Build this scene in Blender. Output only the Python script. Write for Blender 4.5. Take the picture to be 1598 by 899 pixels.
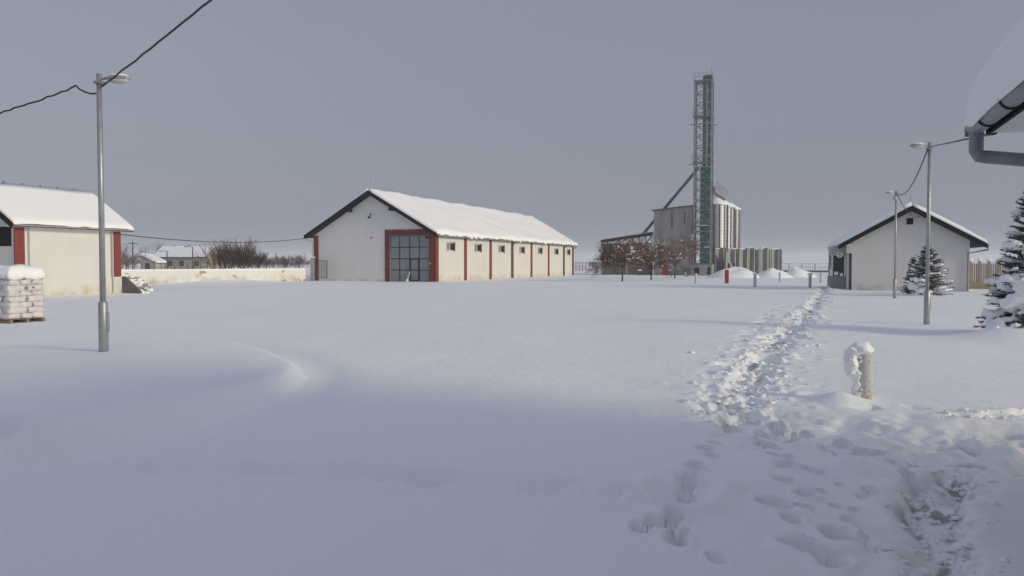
import bpy, bmesh, math, random
import numpy as np
from mathutils import Vector, noise as mnoise

# ------------------------------------------------------------------ camera, light
W0, H0, F = 1598.0, 899.0, 1200.0
HC, PITCH = 1.9, math.radians(1.84)
TH = math.radians(21.0)                       # yaw shared by the yard's buildings
SC = bpy.context.scene
for o in list(bpy.data.objects): bpy.data.objects.remove(o)
C = SC.collection
cam = bpy.data.cameras.new('camera'); co = bpy.data.objects.new('camera', cam); C.objects.link(co)
co.location = (0, 0, HC); co.rotation_euler = (math.pi/2 - PITCH, 0, 0)
cam.sensor_width = 36; cam.lens = 36*F/W0; cam.clip_end = 9000; cam.clip_start = .05
SC.camera = co
SUN_AZ, SUN_EL = math.radians(-29.5), math.radians(18.0)
sv = Vector((math.cos(SUN_AZ)*math.cos(SUN_EL), math.sin(SUN_AZ)*math.cos(SUN_EL), math.sin(SUN_EL)))
sl = bpy.data.lights.new('sun', 'SUN'); sl.energy = 1.75; sl.angle = math.radians(11.0); sl.color = (1, .88, .62)
so = bpy.data.objects.new('sun', sl); C.objects.link(so); so.location = (30, -20, 40)
so.rotation_euler = sv.to_track_quat('Z', 'Y').to_euler()
wd = bpy.data.worlds.new('World'); SC.world = wd; wd.use_nodes = True
nt = wd.node_tree; nt.nodes.clear()
out = nt.nodes.new('ShaderNodeOutputWorld'); bg = nt.nodes.new('ShaderNodeBackground')
sky = nt.nodes.new('ShaderNodeTexSky'); sky.sky_type = 'NISHITA'; sky.sun_disc = False
sky.sun_elevation = SUN_EL; sky.sun_rotation = math.atan2(sv.x, sv.y); sky.dust_density = 3; sky.air_density = 1.2
hs = nt.nodes.new('ShaderNodeHueSaturation'); hs.inputs['Saturation'].default_value = .35; hs.inputs['Value'].default_value = 1.0
mx = nt.nodes.new('ShaderNodeMix'); mx.data_type = 'RGBA'; mx.inputs['Factor'].default_value = .7
tc = nt.nodes.new('ShaderNodeTexCoord'); wn = nt.nodes.new('ShaderNodeTexNoise')
mp = nt.nodes.new('ShaderNodeMapping'); mp.inputs['Scale'].default_value = (-1.2, 1.2, 3.0)
wn.inputs['Scale'].default_value = 1.5; wn.inputs['Detail'].default_value = 4
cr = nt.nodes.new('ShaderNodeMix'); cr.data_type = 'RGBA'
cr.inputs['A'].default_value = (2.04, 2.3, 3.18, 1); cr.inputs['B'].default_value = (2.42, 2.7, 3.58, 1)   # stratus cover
nt.links.new(tc.outputs['Generated'], mp.inputs['Vector']); nt.links.new(mp.outputs['Vector'], wn.inputs['Vector'])
nt.links.new(wn.outputs['Fac'], cr.inputs['Factor'])
nt.links.new(sky.outputs['Color'], hs.inputs['Color']); nt.links.new(hs.outputs['Color'], mx.inputs['A'])
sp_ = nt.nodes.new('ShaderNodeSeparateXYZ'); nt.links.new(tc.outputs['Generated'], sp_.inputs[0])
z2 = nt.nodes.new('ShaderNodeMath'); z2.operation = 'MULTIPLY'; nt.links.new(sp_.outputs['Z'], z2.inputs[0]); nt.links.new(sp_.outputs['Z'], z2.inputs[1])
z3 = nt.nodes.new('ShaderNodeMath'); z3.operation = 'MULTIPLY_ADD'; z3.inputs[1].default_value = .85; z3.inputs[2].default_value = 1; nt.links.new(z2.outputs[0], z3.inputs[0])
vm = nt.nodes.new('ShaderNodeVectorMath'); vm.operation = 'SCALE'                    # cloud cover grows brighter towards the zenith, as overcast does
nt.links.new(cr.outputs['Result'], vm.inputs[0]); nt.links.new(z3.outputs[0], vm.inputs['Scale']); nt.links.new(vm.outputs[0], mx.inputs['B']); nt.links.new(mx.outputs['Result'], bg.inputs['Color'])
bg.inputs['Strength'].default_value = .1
nt.links.new(bg.outputs['Background'], out.inputs['Surface'])
SC.view_settings.view_transform = 'Standard'; SC.view_settings.look = 'None'
SC.view_settings.exposure = 0; SC.view_settings.gamma = 1
SC.render.engine = 'CYCLES'; SC.cycles.volume_bounces = 2; SC.render.resolution_x = 1024; SC.render.resolution_y = 576

# ------------------------------------------------------------------ pixel helpers (a pixel gives a direction only)
def ray(x, y):
    dx, dy = (x - W0/2)/F, (y - H0/2)/F
    c, s = math.cos(PITCH), math.sin(PITCH)
    return Vector((dx, c - dy*s, -s - dy*c))
def gp(x, y, z=0.0):
    d = ray(x, y); t = (z - HC)/d.z
    return Vector((d.x*t, d.y*t, z))
def at(x, y, Y):
    d = ray(x, y); t = Y/d.y
    return Vector((d.x*t, Y, HC + d.z*t))

# ------------------------------------------------------------------ materials
def mat(name, col, rough=.7, col2=None, nscale=3.0, bump=0.0, bscale=30.0, metal=0.0, spec=.5, detail=5, thr=None, stretch=None, coat=0):
    m = bpy.data.materials.new(name); m.use_nodes = True
    t = m.node_tree; b = t.nodes['Principled BSDF']
    b.inputs['Roughness'].default_value = rough; b.inputs['Metallic'].default_value = metal
    b.inputs['Specular IOR Level'].default_value = spec
    b.inputs['Base Color'].default_value = (*col, 1)
    tcn = t.nodes.new('ShaderNodeTexCoord')
    mpn = t.nodes.new('ShaderNodeMapping'); t.links.new(tcn.outputs['Object'], mpn.inputs['Vector'])
    if stretch: mpn.inputs['Scale'].default_value = stretch
    if col2:
        n = t.nodes.new('ShaderNodeTexNoise'); n.inputs['Scale'].default_value = nscale; n.inputs['Detail'].default_value = detail
        t.links.new(mpn.outputs['Vector'], n.inputs['Vector'])
        r = t.nodes.new('ShaderNodeValToRGB')
        a, c = thr if thr else (.3, .7)
        r.color_ramp.elements[0].position = a; r.color_ramp.elements[1].position = c
        r.color_ramp.elements[0].color = (*col, 1); r.color_ramp.elements[1].color = (*col2, 1)
        t.links.new(n.outputs['Fac'], r.inputs['Fac']); t.links.new(r.outputs['Color'], b.inputs['Base Color'])
    if bump:
        n2 = t.nodes.new('ShaderNodeTexNoise'); n2.inputs['Scale'].default_value = bscale; n2.inputs['Detail'].default_value = 6
        t.links.new(tcn.outputs['Object'], n2.inputs['Vector'])
        bp = t.nodes.new('ShaderNodeBump'); bp.inputs['Strength'].default_value = bump; bp.inputs['Distance'].default_value = .02
        t.links.new(n2.outputs['Fac'], bp.inputs['Height']); t.links.new(bp.outputs['Normal'], b.inputs['Normal'])
    return m
def mat_plaster(name, col, dirt_dark, patch=None, foot=0.0, patch_thr=.66, zpatch=1.0):
    """painted plaster: soft streaks, dirt near the foot, optional flaked patches"""
    m = mat(name, col, .85, tuple(c*.94 for c in col), .9, bump=.2, bscale=18, stretch=(1, 1, .5))
    t = m.node_tree; b = t.nodes['Principled BSDF']
    src = b.inputs['Base Color'].links[0].from_socket
    tcn = t.nodes.new('ShaderNodeTexCoord'); sep = t.nodes.new('ShaderNodeSeparateXYZ'); t.links.new(tcn.outputs['Object'], sep.inputs[0])
    if foot:
        n = t.nodes.new('ShaderNodeTexNoise'); n.inputs['Scale'].default_value = 1.1; n.inputs['Detail'].default_value = 6
        t.links.new(tcn.outputs['Object'], n.inputs['Vector'])
        mr = t.nodes.new('ShaderNodeMapRange'); mr.inputs['From Min'].default_value = 0; mr.inputs['From Max'].default_value = foot
        mr.inputs['To Min'].default_value = 1.0; mr.inputs['To Max'].default_value = 0
        t.links.new(sep.outputs['Z'], mr.inputs['Value'])
        mu = t.nodes.new('ShaderNodeMath'); mu.operation = 'MULTIPLY'
        r = t.nodes.new('ShaderNodeMapRange'); r.inputs['From Min'].default_value = .38; r.inputs['From Max'].default_value = .68
        t.links.new(n.outputs['Fac'], r.inputs['Value'])
        t.links.new(mr.outputs['Result'], mu.inputs[0]); t.links.new(r.outputs['Result'], mu.inputs[1])
        mxn = t.nodes.new('ShaderNodeMix'); mxn.data_type = 'RGBA'; mxn.inputs['B'].default_value = (*dirt_dark, 1)
        t.links.new(mu.outputs[0], mxn.inputs['Factor']); t.links.new(src, mxn.inputs['A']); src = mxn.outputs['Result']
    if patch:
        n = t.nodes.new('ShaderNodeTexNoise'); n.inputs['Scale'].default_value = .55; n.inputs['Detail'].default_value = 7; n.inputs['Roughness'].default_value = .65
        mp2 = t.nodes.new('ShaderNodeMapping'); mp2.inputs['Scale'].default_value = (1, 1, 2.2); mp2.inputs['Location'].default_value = (3.1, 0, .7)
        t.links.new(tcn.outputs['Object'], mp2.inputs['Vector']); t.links.new(mp2.outputs['Vector'], n.inputs['Vector'])
        r = t.nodes.new('ShaderNodeMapRange'); r.inputs['From Min'].default_value = patch_thr; r.inputs['From Max'].default_value = patch_thr + .02
        t.links.new(n.outputs['Fac'], r.inputs['Value'])
        mxn = t.nodes.new('ShaderNodeMix'); mxn.data_type = 'RGBA'; mxn.inputs['B'].default_value = (*patch, 1)
        t.links.new(r.outputs['Result'], mxn.inputs['Factor']); t.links.new(src, mxn.inputs['A']); src = mxn.outputs['Result']
    t.links.new(src, b.inputs['Base Color'])
    return m
def mat_snow(name, grain=.3, dirt_dark=False):
    m = bpy.data.materials.new(name); m.use_nodes = True
    t = m.node_tree; b = t.nodes['Principled BSDF']
    b.inputs['Base Color'].default_value = (.92, .922, .93, 1); b.inputs['Roughness'].default_value = .65
    b.inputs['Specular IOR Level'].default_value = .25
    tcn = t.nodes.new('ShaderNodeTexCoord')
    n1 = t.nodes.new('ShaderNodeTexNoise'); n1.inputs['Scale'].default_value = 38; n1.inputs['Detail'].default_value = 6; n1.inputs['Roughness'].default_value = .65
    n2 = t.nodes.new('ShaderNodeTexNoise'); n2.inputs['Scale'].default_value = 5; n2.inputs['Detail'].default_value = 3
    for n in (n1, n2): t.links.new(tcn.outputs['Object'], n.inputs['Vector'])
    ad = t.nodes.new('ShaderNodeMath'); ad.operation = 'MULTIPLY_ADD'; ad.inputs[1].default_value = 2.5
    t.links.new(n2.outputs['Fac'], ad.inputs[0]); t.links.new(n1.outputs['Fac'], ad.inputs[2])
    bp = t.nodes.new('ShaderNodeBump'); bp.inputs['Strength'].default_value = grain; bp.inputs['Distance'].default_value = .012
    t.links.new(ad.outputs[0], bp.inputs['Height']); t.links.new(bp.outputs['Normal'], b.inputs['Normal'])
    if dirt_dark:
        a = t.nodes.new('ShaderNodeAttribute'); a.attribute_name = 'dirt_dark'
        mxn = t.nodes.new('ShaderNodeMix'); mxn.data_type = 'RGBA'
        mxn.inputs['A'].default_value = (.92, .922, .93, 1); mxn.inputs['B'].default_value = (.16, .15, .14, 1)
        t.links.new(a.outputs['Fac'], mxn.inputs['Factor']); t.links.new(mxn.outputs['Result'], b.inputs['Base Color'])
    return m
M = {}
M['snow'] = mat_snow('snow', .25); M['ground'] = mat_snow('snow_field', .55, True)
M['white'] = mat_plaster('white_plaster', (.75, .75, .735), (.45, .42, .36), foot=.35)
M['cream'] = mat_plaster('cream_plaster', (.7, .69, .655), (.5, .38, .2), foot=.75)
M['guard'] = mat_plaster('rough_white_render', (.64, .64, .63), (.3, .29, .27), foot=.6)
M['lowwall'] = mat_plaster('flaking_white_paint', (.76, .755, .73), (.4, .31, .2), patch=(.38, .29, .19), foot=.9, patch_thr=.6)
M['red'] = mat('brick_red_paint', (.25, .042, .034), .75, (.19, .034, .03), 4, bump=.15)
M['redflake'] = mat('flaking_red_paint', (.17, .028, .027), .75, (.6, .57, .5), 1.1, bump=.2, thr=(.615, .625), detail=8)
M['black'] = mat('dark_stained_timber', (.009, .009, .013), .8, (.016, .016, .02), 8, bump=.2, spec=.2)
M['tile'] = mat('dark_roof_tile', (.06, .045, .042), .7, (.09, .06, .05), 12)
M['steel'] = mat('galvanised_steel', (.42, .43, .44), .45, (.33, .34, .35), 6, metal=.55)
M['gutter'] = mat('grey_gutter_metal', (.21, .23, .26), .5, (.29, .31, .34), 5, metal=.3, bump=.1)
M['dpipe'] = mat('dark_downpipe', (.05, .05, .055), .5)
M['greypipe'] = mat('pale_grey_pipe', (.4, .41, .42), .5)
M['blackcable'] = mat('black_cable_sheath', (.012, .012, .014), .5)
M['frame'] = mat('dark_steel_frame', (.02, .021, .025), .5)
M['poly'] = mat('grey_dusty_pane', (.2, .225, .25), .35, (.26, .285, .31), 1.3, spec=.4)
M['darkglass'] = mat('dark_glass', (.012, .025, .03), .12, spec=.6)
M['void'] = mat('dark_interior', (.015, .013, .013), .9)
M['wframe'] = mat('white_window_frame', (.62, .6, .56), .5)
M['conc'] = mat('weathered_concrete', (.33, .335, .33), .9, (.21, .212, .21), .7, bump=.3, bscale=10, stretch=(1.6, 1.6, .35))
M['concd'] = mat('dark_concrete', (.16, .15, .14), .9, (.1, .095, .09), 1.2, bump=.3, bscale=10)
M['green'] = mat('green_painted_steel', (.035, .14, .13), .5, (.05, .12, .11), 3)
M['lattice'] = mat('grey_lattice_steel', (.3, .31, .32), .55, (.2, .2, .21), 5, metal=.2)
M['silo'] = mat('corrugated_silo_steel', (.5, .52, .54), .45, (.4, .42, .44), 2, metal=.6)
M['rib'] = mat('silo_stiffener', (.13, .13, .14), .5, metal=.4)
M['lens'] = mat('lamp_cover', (.5, .5, .47), .25)
M['bag'] = mat('white_plastic_bag', (.7, .67, .67), .4, (.6, .57, .58), 5, bump=.5, bscale=22)
M['print'] = mat('dark_gap_grey', (.22, .22, .24), .6)  # dark grey stands for the shade in the gaps between bags
M['pallet'] = mat('raw_pallet_wood', (.28, .2, .13), .85, (.2, .15, .1), 6)
M['bark'] = mat('dark_bark', (.055, .045, .04), .9, (.09, .075, .065), 8)
M['twig'] = mat('brown_twigs', (.12, .075, .055), .9, (.085, .055, .045), 3)
M['leaf'] = mat('dry_brown_leaf', (.1, .05, .036), .8, (.16, .085, .06), 1.5)
M['needle'] = mat('blue_green_needles', (.026, .045, .042), .7, (.045, .065, .062), 3)
M['sign'] = mat('white_enamel', (.75, .75, .74), .4)
M['ink'] = mat('black_ink', (.015, .015, .015), .6)
M['gpanel'] = mat('grey_panel', (.17, .175, .185), .6, (.2, .205, .21), 3)
M['kiosk'] = mat('pale_grey_band', (.42, .42, .41), .7, (.35, .35, .35), 3)
M['bollard'] = mat('chipped_white_paint', (.56, .56, .54), .7, (.44, .43, .41), 4, bump=.15, bscale=40, thr=(.5, .75))
M['rpill'] = mat('red_enamel', (.42, .03, .04), .4, (.33, .03, .035), 4)
M['slat'] = mat('pinkish_fence_slat', (.36, .27, .23), .8, (.28, .21, .18), 4)
M['plinth'] = mat('tan_plinth', (.36, .29, .2), .9, (.24, .2, .15), 3, bump=.3)
M['farwall'] = mat('grimy_house_wall', (.42, .41, .38), .9, (.3, .29, .28), .8)
M['brick'] = mat('faded_brick', (.34, .24, .18), .9, (.42, .36, .3), 1.2)
M['soffit'] = mat('white_soffit_board', (.8, .8, .79), .6, (.74, .74, .73), 2)
M['wood'] = mat('weathered_pole_wood', (.09, .075, .065), .9)
M['office'] = mat_plaster('office_plaster', (.62, .6, .55), (.3, .28, .25), foot=.5)

# ------------------------------------------------------------------ mesh builder
class MB:
    def __init__(s): s.v = []; s.f = []
    def quad(s, a, b, c, d):
        n = len(s.v); s.v += [tuple(a), tuple(b), tuple(c), tuple(d)]; s.f.append((n, n+1, n+2, n+3))
    def box(s, x0, x1, y0, y1, z0, z1):
        n = len(s.v)
        s.v += [(x0,y0,z0),(x1,y0,z0),(x1,y1,z0),(x0,y1,z0),(x0,y0,z1),(x1,y0,z1),(x1,y1,z1),(x0,y1,z1)]
        for f in ((0,3,2,1),(4,5,6,7),(0,1,5,4),(1,2,6,5),(2,3,7,6),(3,0,4,7)): s.f.append(tuple(n+i for i in f))
        return s
    def bar(s, a, b, w, h=None):
        """square bar between two points"""
        a, b = Vector(a), Vector(b); h = h or w; d = (b-a).normalized()
        up = Vector((0,0,1)) if abs(d.z) < .95 else Vector((0,1,0))
        r = d.cross(up).normalized()*w/2; u = r.cross(d).normalized()*h/2
        n = len(s.v)
        for p in (a, b): s.v += [tuple(p-r-u), tuple(p+r-u), tuple(p+r+u), tuple(p-r+u)]
        for f in ((0,1,2,3),(7,6,5,4),(0,4,5,1),(1,5,6,2),(2,6,7,3),(3,7,4,0)): s.f.append(tuple(n+i for i in f))
        return s
    def prism(s, poly, axis, c0, c1):
        """poly: 2D points; axis 'x','y','z' extrusion from c0 to c1"""
        def P(p, c): return {'x': (c, p[0], p[1]), 'y': (p[0], c, p[1]), 'z': (p[0], p[1], c)}[axis]
        n = len(s.v); k = len(poly)
        s.v += [P(p, c0) for p in poly] + [P(p, c1) for p in poly]
        s.f.append(tuple(n+i for i in range(k))); s.f.append(tuple(n+k+i for i in reversed(range(k))))
        for i in range(k): s.f.append((n+i, n+k+i, n+k+(i+1) % k, n+(i+1) % k))
        return s
    def tube(s, pts, r, n=8, caps=True):
        pts = [Vector(p) for p in pts]
        rs = r if isinstance(r, (list, tuple)) else [r]*len(pts)
        base = len(s.v); prev = None
        for i, p in enumerate(pts):
            d = (pts[min(i+1, len(pts)-1)] - pts[max(i-1, 0)]).normalized()
            if prev is None:
                up = Vector((0,0,1)) if abs(d.z) < .9 else Vector((1,0,0)); e = d.cross(up).normalized()
            else: e = (prev - d*prev.dot(d)).normalized()
            prev = e; g = d.cross(e)
            for k in range(n):
                a = 2*math.pi*k/n; s.v.append(tuple(p + (e*math.cos(a) + g*math.sin(a))*rs[i]))
        for i in range(len(pts)-1):
            for k in range(n):
                a = base+i*n+k; b = base+i*n+(k+1) % n
                s.f.append((a, b, b+n, a+n))
        if caps:
            s.f.append(tuple(base+k for k in reversed(range(n)))); s.f.append(tuple(base+(len(pts)-1)*n+k for k in range(n)))
        return s
    def lathe(s, prof, c=(0,0,0), n=20, wob=None):
        base = len(s.v)
        for (r, z) in prof:
            for k in range(n):
                a = 2*math.pi*k/n; q = r*(wob(a, z) if wob else 1)
                s.v.append((c[0]+q*math.cos(a), c[1]+q*math.sin(a), c[2]+z))
        for i in range(len(prof)-1):
            for k in range(n):
                a = base+i*n+k; b = base+i*n+(k+1) % n; s.f.append((a, b, b+n, a+n))
        s.f.append(tuple(base+k for k in reversed(range(n)))); s.f.append(tuple(base+(len(prof)-1)*n+k for k in range(n)))
        return s
    def blob(s, c, rx, ry, rz, seed=0, amp=.25, nu=9, nv=6, flat=None, sq=1.0):
        base = len(s.v)
        def sg(v): return math.copysign(abs(v)**sq, v)
        for j in range(nv+1):
            ph = -math.pi/2 + math.pi*j/nv
            for i in range(nu):
                a = 2*math.pi*i/nu
                x, y, z = sg(math.cos(ph))*sg(math.cos(a)), sg(math.cos(ph))*sg(math.sin(a)), sg(math.sin(ph))
                q = 1 + amp*mnoise.noise((x*1.6+seed*7.3, y*1.6+seed*3.1, z*1.6))
                if flat is not None and z < 0: z *= flat
                s.v.append((c[0]+x*rx*q, c[1]+y*ry*q, c[2]+z*rz*q))
        for j in range(nv):
            for i in range(nu):
                a = base+j*nu+i; b = base+j*nu+(i+1) % nu; s.f.append((a, b, b+nu, a+nu))
        return s
    def panel(s, us, vs, solid, O, U, V, N, th):
        """wall sheet with real openings: cells of a grid, reveals on the open edges"""
        O, U, V, N = Vector(O), Vector(U), Vector(V), Vector(N)
        P = lambda u, v, d: O + U*u + V*v - N*d
        nu, nv = len(us)-1, len(vs)-1
        ok = lambda i, j: 0 <= i < nu and 0 <= j < nv and solid(i, j)
        for i in range(nu):
            for j in range(nv):
                if not ok(i, j): continue
                u0, u1, v0, v1 = us[i], us[i+1], vs[j], vs[j+1]
                s.quad(P(u0,v0,0), P(u1,v0,0), P(u1,v1,0), P(u0,v1,0)); s.quad(P(u0,v1,th), P(u1,v1,th), P(u1,v0,th), P(u0,v0,th))
                if not ok(i-1, j): s.quad(P(u0,v0,th), P(u0,v0,0), P(u0,v1,0), P(u0,v1,th))
                if not ok(i+1, j): s.quad(P(u1,v0,0), P(u1,v0,th), P(u1,v1,th), P(u1,v1,0))
                if not ok(i, j-1): s.quad(P(u0,v0,th), P(u1,v0,th), P(u1,v0,0), P(u0,v0,0))
                if not ok(i, j+1): s.quad(P(u0,v1,0), P(u1,v1,0), P(u1,v1,th), P(u0,v1,th))
        return s
    def build(s, name, m, parent=None, smooth=False, kind=None, label=None, weld=False):
        me = bpy.data.meshes.new(name); me.from_pydata(s.v, [], s.f)
        bm = bmesh.new(); bm.from_mesh(me)
        if weld: bmesh.ops.remove_doubles(bm, verts=bm.verts, dist=1e-4)
        bmesh.ops.recalc_face_normals(bm, faces=bm.faces)
        bm.to_mesh(me); bm.free()
        if smooth: me.polygons.foreach_set('use_smooth', [True]*len(me.polygons))
        me.materials.append(M[m] if isinstance(m, str) else m)
        o = bpy.data.objects.new(name, me); C.objects.link(o)
        if parent: o.parent = parent
        if kind: o['kind'] = kind
        if label: o['label'] = label
        return o
def tag(o, label, cat, group=None):
    o['label'] = label; o['category'] = cat
    if group: o['group'] = group
    return o
def thing(name, label, cat, loc=(0,0,0), rz=0.0, group=None):
    o = bpy.data.objects.new(name, None); C.objects.link(o); o.empty_display_size = .3
    o.location = loc; o.rotation_euler = (0, 0, rz)
    return tag(o, label, cat, group)
def copy_tree(o, parent=None):
    c = o.copy(); C.objects.link(c); c.parent = parent
    for ch in list(o.children): copy_tree(ch, c)
    return c

# ------------------------------------------------------------------ numpy noise
def vnoise(x, y, seed=0):
    xi, yi = np.floor(x).astype(np.int64), np.floor(y).astype(np.int64); xf, yf = x-xi, y-yi
    def h(a, b):
        n = (a*374761393 + b*668265263 + seed*1274126177) & 0x7fffffff
        n = ((n ^ (n >> 13))*1274126177) & 0x7fffffff
        return ((n ^ (n >> 16)) & 0xffff)/32767.5 - 1
    u, v = xf*xf*xf*(xf*(xf*6-15)+10), yf*yf*yf*(yf*(yf*6-15)+10)
    return (h(xi,yi)*(1-u)+h(xi+1,yi)*u)*(1-v) + (h(xi,yi+1)*(1-u)+h(xi+1,yi+1)*u)*v
def fbm(x, y, o=3, seed=0):
    t, a = 0, 1.0
    for k in range(o): t = t + a*vnoise(x*2**k+17.3*k, y*2**k-9.1*k, seed+k); a *= .5
    return t
def sstep(a, b, x):
    t = np.clip((x-a)/(b-a), 0, 1); return t*t*(3-2*t)
def poly_dist(X, Y, pts):
    d = np.full(X.shape, 1e9); tt = np.zeros(X.shape); L = 0
    for (ax, ay), (bx, by) in zip(pts[:-1], pts[1:]):
        ex, ey = bx-ax, by-ay; l2 = ex*ex+ey*ey
        t = np.clip(((X-ax)*ex+(Y-ay)*ey)/l2, 0, 1)
        q = np.hypot(X-ax-t*ex, Y-ay-t*ey); m = q < d
        d = np.where(m, q, d); tt = np.where(m, L+t*math.sqrt(l2), tt); L += math.sqrt(l2)
    return d, tt
def in_poly(X, Y, pts):
    ins = np.zeros(X.shape, bool)
    for (ax, ay), (bx, by) in zip(pts, pts[1:]+pts[:1]):
        c = ((ay > Y) != (by > Y)) & (X < (bx-ax)*(Y-ay)/((by-ay) or 1e-9)+ax); ins ^= c
    return ins
G2 = lambda L: [(gp(x, y).x, gp(x, y).y) for x, y in L]

# ------------------------------------------------------------------ ground
PATH = G2([(1287,452),(1275,468),(1258,490),(1230,520),(1192,560),(1168,590),(1150,625),(1140,655)])
TRENCH = G2([(1478,980),(1468,899),(1466,850),(1456,800),(1450,768),(1468,748),(1490,738)])
CHURN = G2([(1400,700),(1440,680),(1520,668),(1660,672),(1700,730),(1540,742),(1500,765),(1430,765)])
SIDE = G2([(1500,655),(1545,654),(1600,650),(1680,645)])
OLD = G2([(-60,705),(120,727),(300,738),(500,744),(700,756),(820,768),(930,780),(1040,786),(1075,760)])
LEFTB = G2([(1110,640),(1100,600),(1125,570),(1150,540),(1185,505),(1215,475)])
ISLE = G2([(-400,790),(0,722),(150,692),(300,652),(390,622),(440,598),(458,582),(450,570),(415,556),(340,541),(250,541),(60,545),(-400,560)])
JUNC = G2([(1090,640),(1130,625),(1300,650),(1420,650),(1480,690),(1440,760),(1330,745),(1200,700),(1110,690)])
HOLES = [(1086,726,.8),(1083,741,.8),(1078,754,.6),(1072,764,.6),(1050,785,.5),(1053,815,.9),(1030,825,.9),(1056,848,.8),(1000,830,.5),
         (1098,700,.8),(1162,695,1.1),(1200,687,1.1),(1205,706,.7),(1224,726,1.2),(1271,736,1.2),(1222,750,1.1),(1257,773,1.2),(1209,789,1.3),(1235,813,.9),
         (1308,842,1.9),(1257,868,1.9),(1300,885,1.6),(1335,850,.9),(1112,690,.7),(1130,676,.9),(1060,835,.6),(1120,880,.4),(1235,675,.9),(1290,690,.7),(1395,715,.8),(1420,735,.8),
         (1505,780,.6),(1492,775,.6)]
_r = random.Random(31)
for LN, n_, jx, sz in (([(1150,650),(1112,690),(1090,725)], 5, 5, (.4,.7)), ([(1165,655),(1195,690),(1235,735),(1290,830)], 7, 22, (.3,.7)),
                       ([(1130,660),(1180,668),(1260,676),(1350,690),(1430,720)], 22, 16, (.4,.9)), ([(1370,760),(1340,820),(1360,890)], 3, 15, (.3,.5)), ([(1140,665),(1220,700),(1290,760),(1330,800)], 14, 30, (.15,.45)), ([(1105,700),(1075,760),(1040,860)], 9, 12, (.1,.35))):
    for k in range(n_):
        u = (k+_r.random()*.6)/n_*(len(LN)-1.001); i = int(u); f = u-i
        HOLES.append((LN[i][0]*(1-f)+LN[i+1][0]*f+_r.gauss(0, jx), LN[i][1]*(1-f)+LN[i+1][1]*f+_r.gauss(0, 4), _r.uniform(*sz)))
def ground_h(X, Y, full=True):
    R = np.hypot(X, Y)
    h = .035*fbm(X/6, Y/6, 2, 3) + .02*fbm(X/1.9, Y/2.4, 2, 5)*np.exp(-R/90) + .0055*fbm(X/.32, Y/.5, 3, 8)*np.exp(-R/20)
    rip = sstep(.1, .9, fbm(X/3.1, Y/2.2, 2, 14)); h += .006*rip*np.sin((Y*.8+X*.35)*7+2.5*fbm(X/.9, Y/.9, 2, 15))*np.exp(-R/25)
    h = h*1.0
    dirt_dark = np.zeros(X.shape)
    # snow covered traffic island: a low terrace with a soft edge
    d, _ = poly_dist(X, Y, ISLE); ins = in_poly(X, Y, ISLE); sd = np.where(ins, d, -d)
    h += (.16+.14*sstep(13.5, 9.5, R))*sstep(-.27, .09, sd) + .05*np.exp(-((sd-.2)/.2)**2)*sstep(15, 9, R) - .1*np.exp(-((sd+.5)/.45)**2)
    # old drifted-over track
    d, t = poly_dist(X, Y, OLD); wv = .1*vnoise(t/1.1, t*0, 4)
    fade = 2.4 - .6*sstep(8, 13.5, t)
    h += fade*(-.055*np.exp(-((d+wv)/.17)**2) + .025*np.exp(-((d-.32)/.14)**2)) + .085*fade*np.exp(-(d/.24)**2)*vnoise(X/.24, Y/.3, 9)
    # trampled path to the gatehouse
    d, t = poly_dist(X, Y, PATH)
    tm_ = 45.0
    hw = .6 - .12*sstep(tm_-12, tm_-1, t) + .2*vnoise(t/1.4, t*0, 21) + .16*vnoise(X/.3, Y/.3, 22)
    m = sstep(0, .28, hw-d)
    lump = fbm(X/.34, Y/.38, 3, 31)
    pits = sstep(.25, .85, vnoise(X/.42, Y/.5, 33))
    core = np.exp(-(d/.3)**2)
    h += m*(.02 + .075*lump + .035*fbm(X/.11, Y/.13, 3, 35)) - m*(.10*pits) - m*core*(.09 + .09*sstep(0, .6, vnoise(X/.3, Y/.36, 37)))
    dirt_dark = np.maximum(dirt_dark, .75*m*np.exp(-(d/.22)**2)*sstep(.15, .7, vnoise(X/.24, Y/.32, 41)))
    out = np.exp(-((d-hw)/.5)**2)*(d > hw)
    h += out*.05*sstep(.35, .9, vnoise(X/.16, Y/.2, 43))
    d, t = poly_dist(X, Y, LEFTB); w = np.exp(-(d/.2)**2)
    h += w*(.03*lump - .07*sstep(.1, .7, vnoise(X/.28, Y/.34, 47)))
    # trodden junction in front of the bollard
    d, _ = poly_dist(X, Y, JUNC+JUNC[:1]); ins = in_poly(X, Y, JUNC); sd = np.where(ins, d, -d)
    w = sstep(-.25, .4, sd)
    h += w*(-.05 + .07*fbm(X/.5, Y/.45, 3, 51) + .02*fbm(X/.14, Y/.14, 2, 52))
    # shovelled trench beside the office
    for P, dep, hw0 in ((TRENCH, .11, .17), (SIDE, .1, .08)):
        d, t = poly_dist(X, Y, P)
        hw = hw0 + .06*vnoise(t/.5, t*0, 61) + .05*vnoise(X/.22, Y/.22, 62)
        m = sstep(-.12, .07, hw-d)
        h += m*(-dep + .055*fbm(X/.13, Y/.13, 3, 63)) + (1-m)*np.exp(-((d-hw)/.28)**2)*(.025+.03*fbm(X/.24, Y/.24, 3, 64))
        dirt_dark = np.maximum(dirt_dark, .7*m*sstep(.0, .6, fbm(X/.09, Y/.12, 2, 65)))
    d, _ = poly_dist(X, Y, CHURN+CHURN[:1]); ins = in_poly(X, Y, CHURN); sd = np.where(ins, d, -d)
    w = sstep(-.3, .3, sd)
    ch = fbm(X/.3, Y/.34, 3, 81)
    h += w*(-.07 + .085*ch + .02*fbm(X/.1, Y/.1, 2, 82)); dirt_dark = np.maximum(dirt_dark, .35*w*sstep(.25, .8, -ch))
    # single footprints
    pit = np.zeros(X.shape); rim = np.zeros(X.shape)
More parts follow.
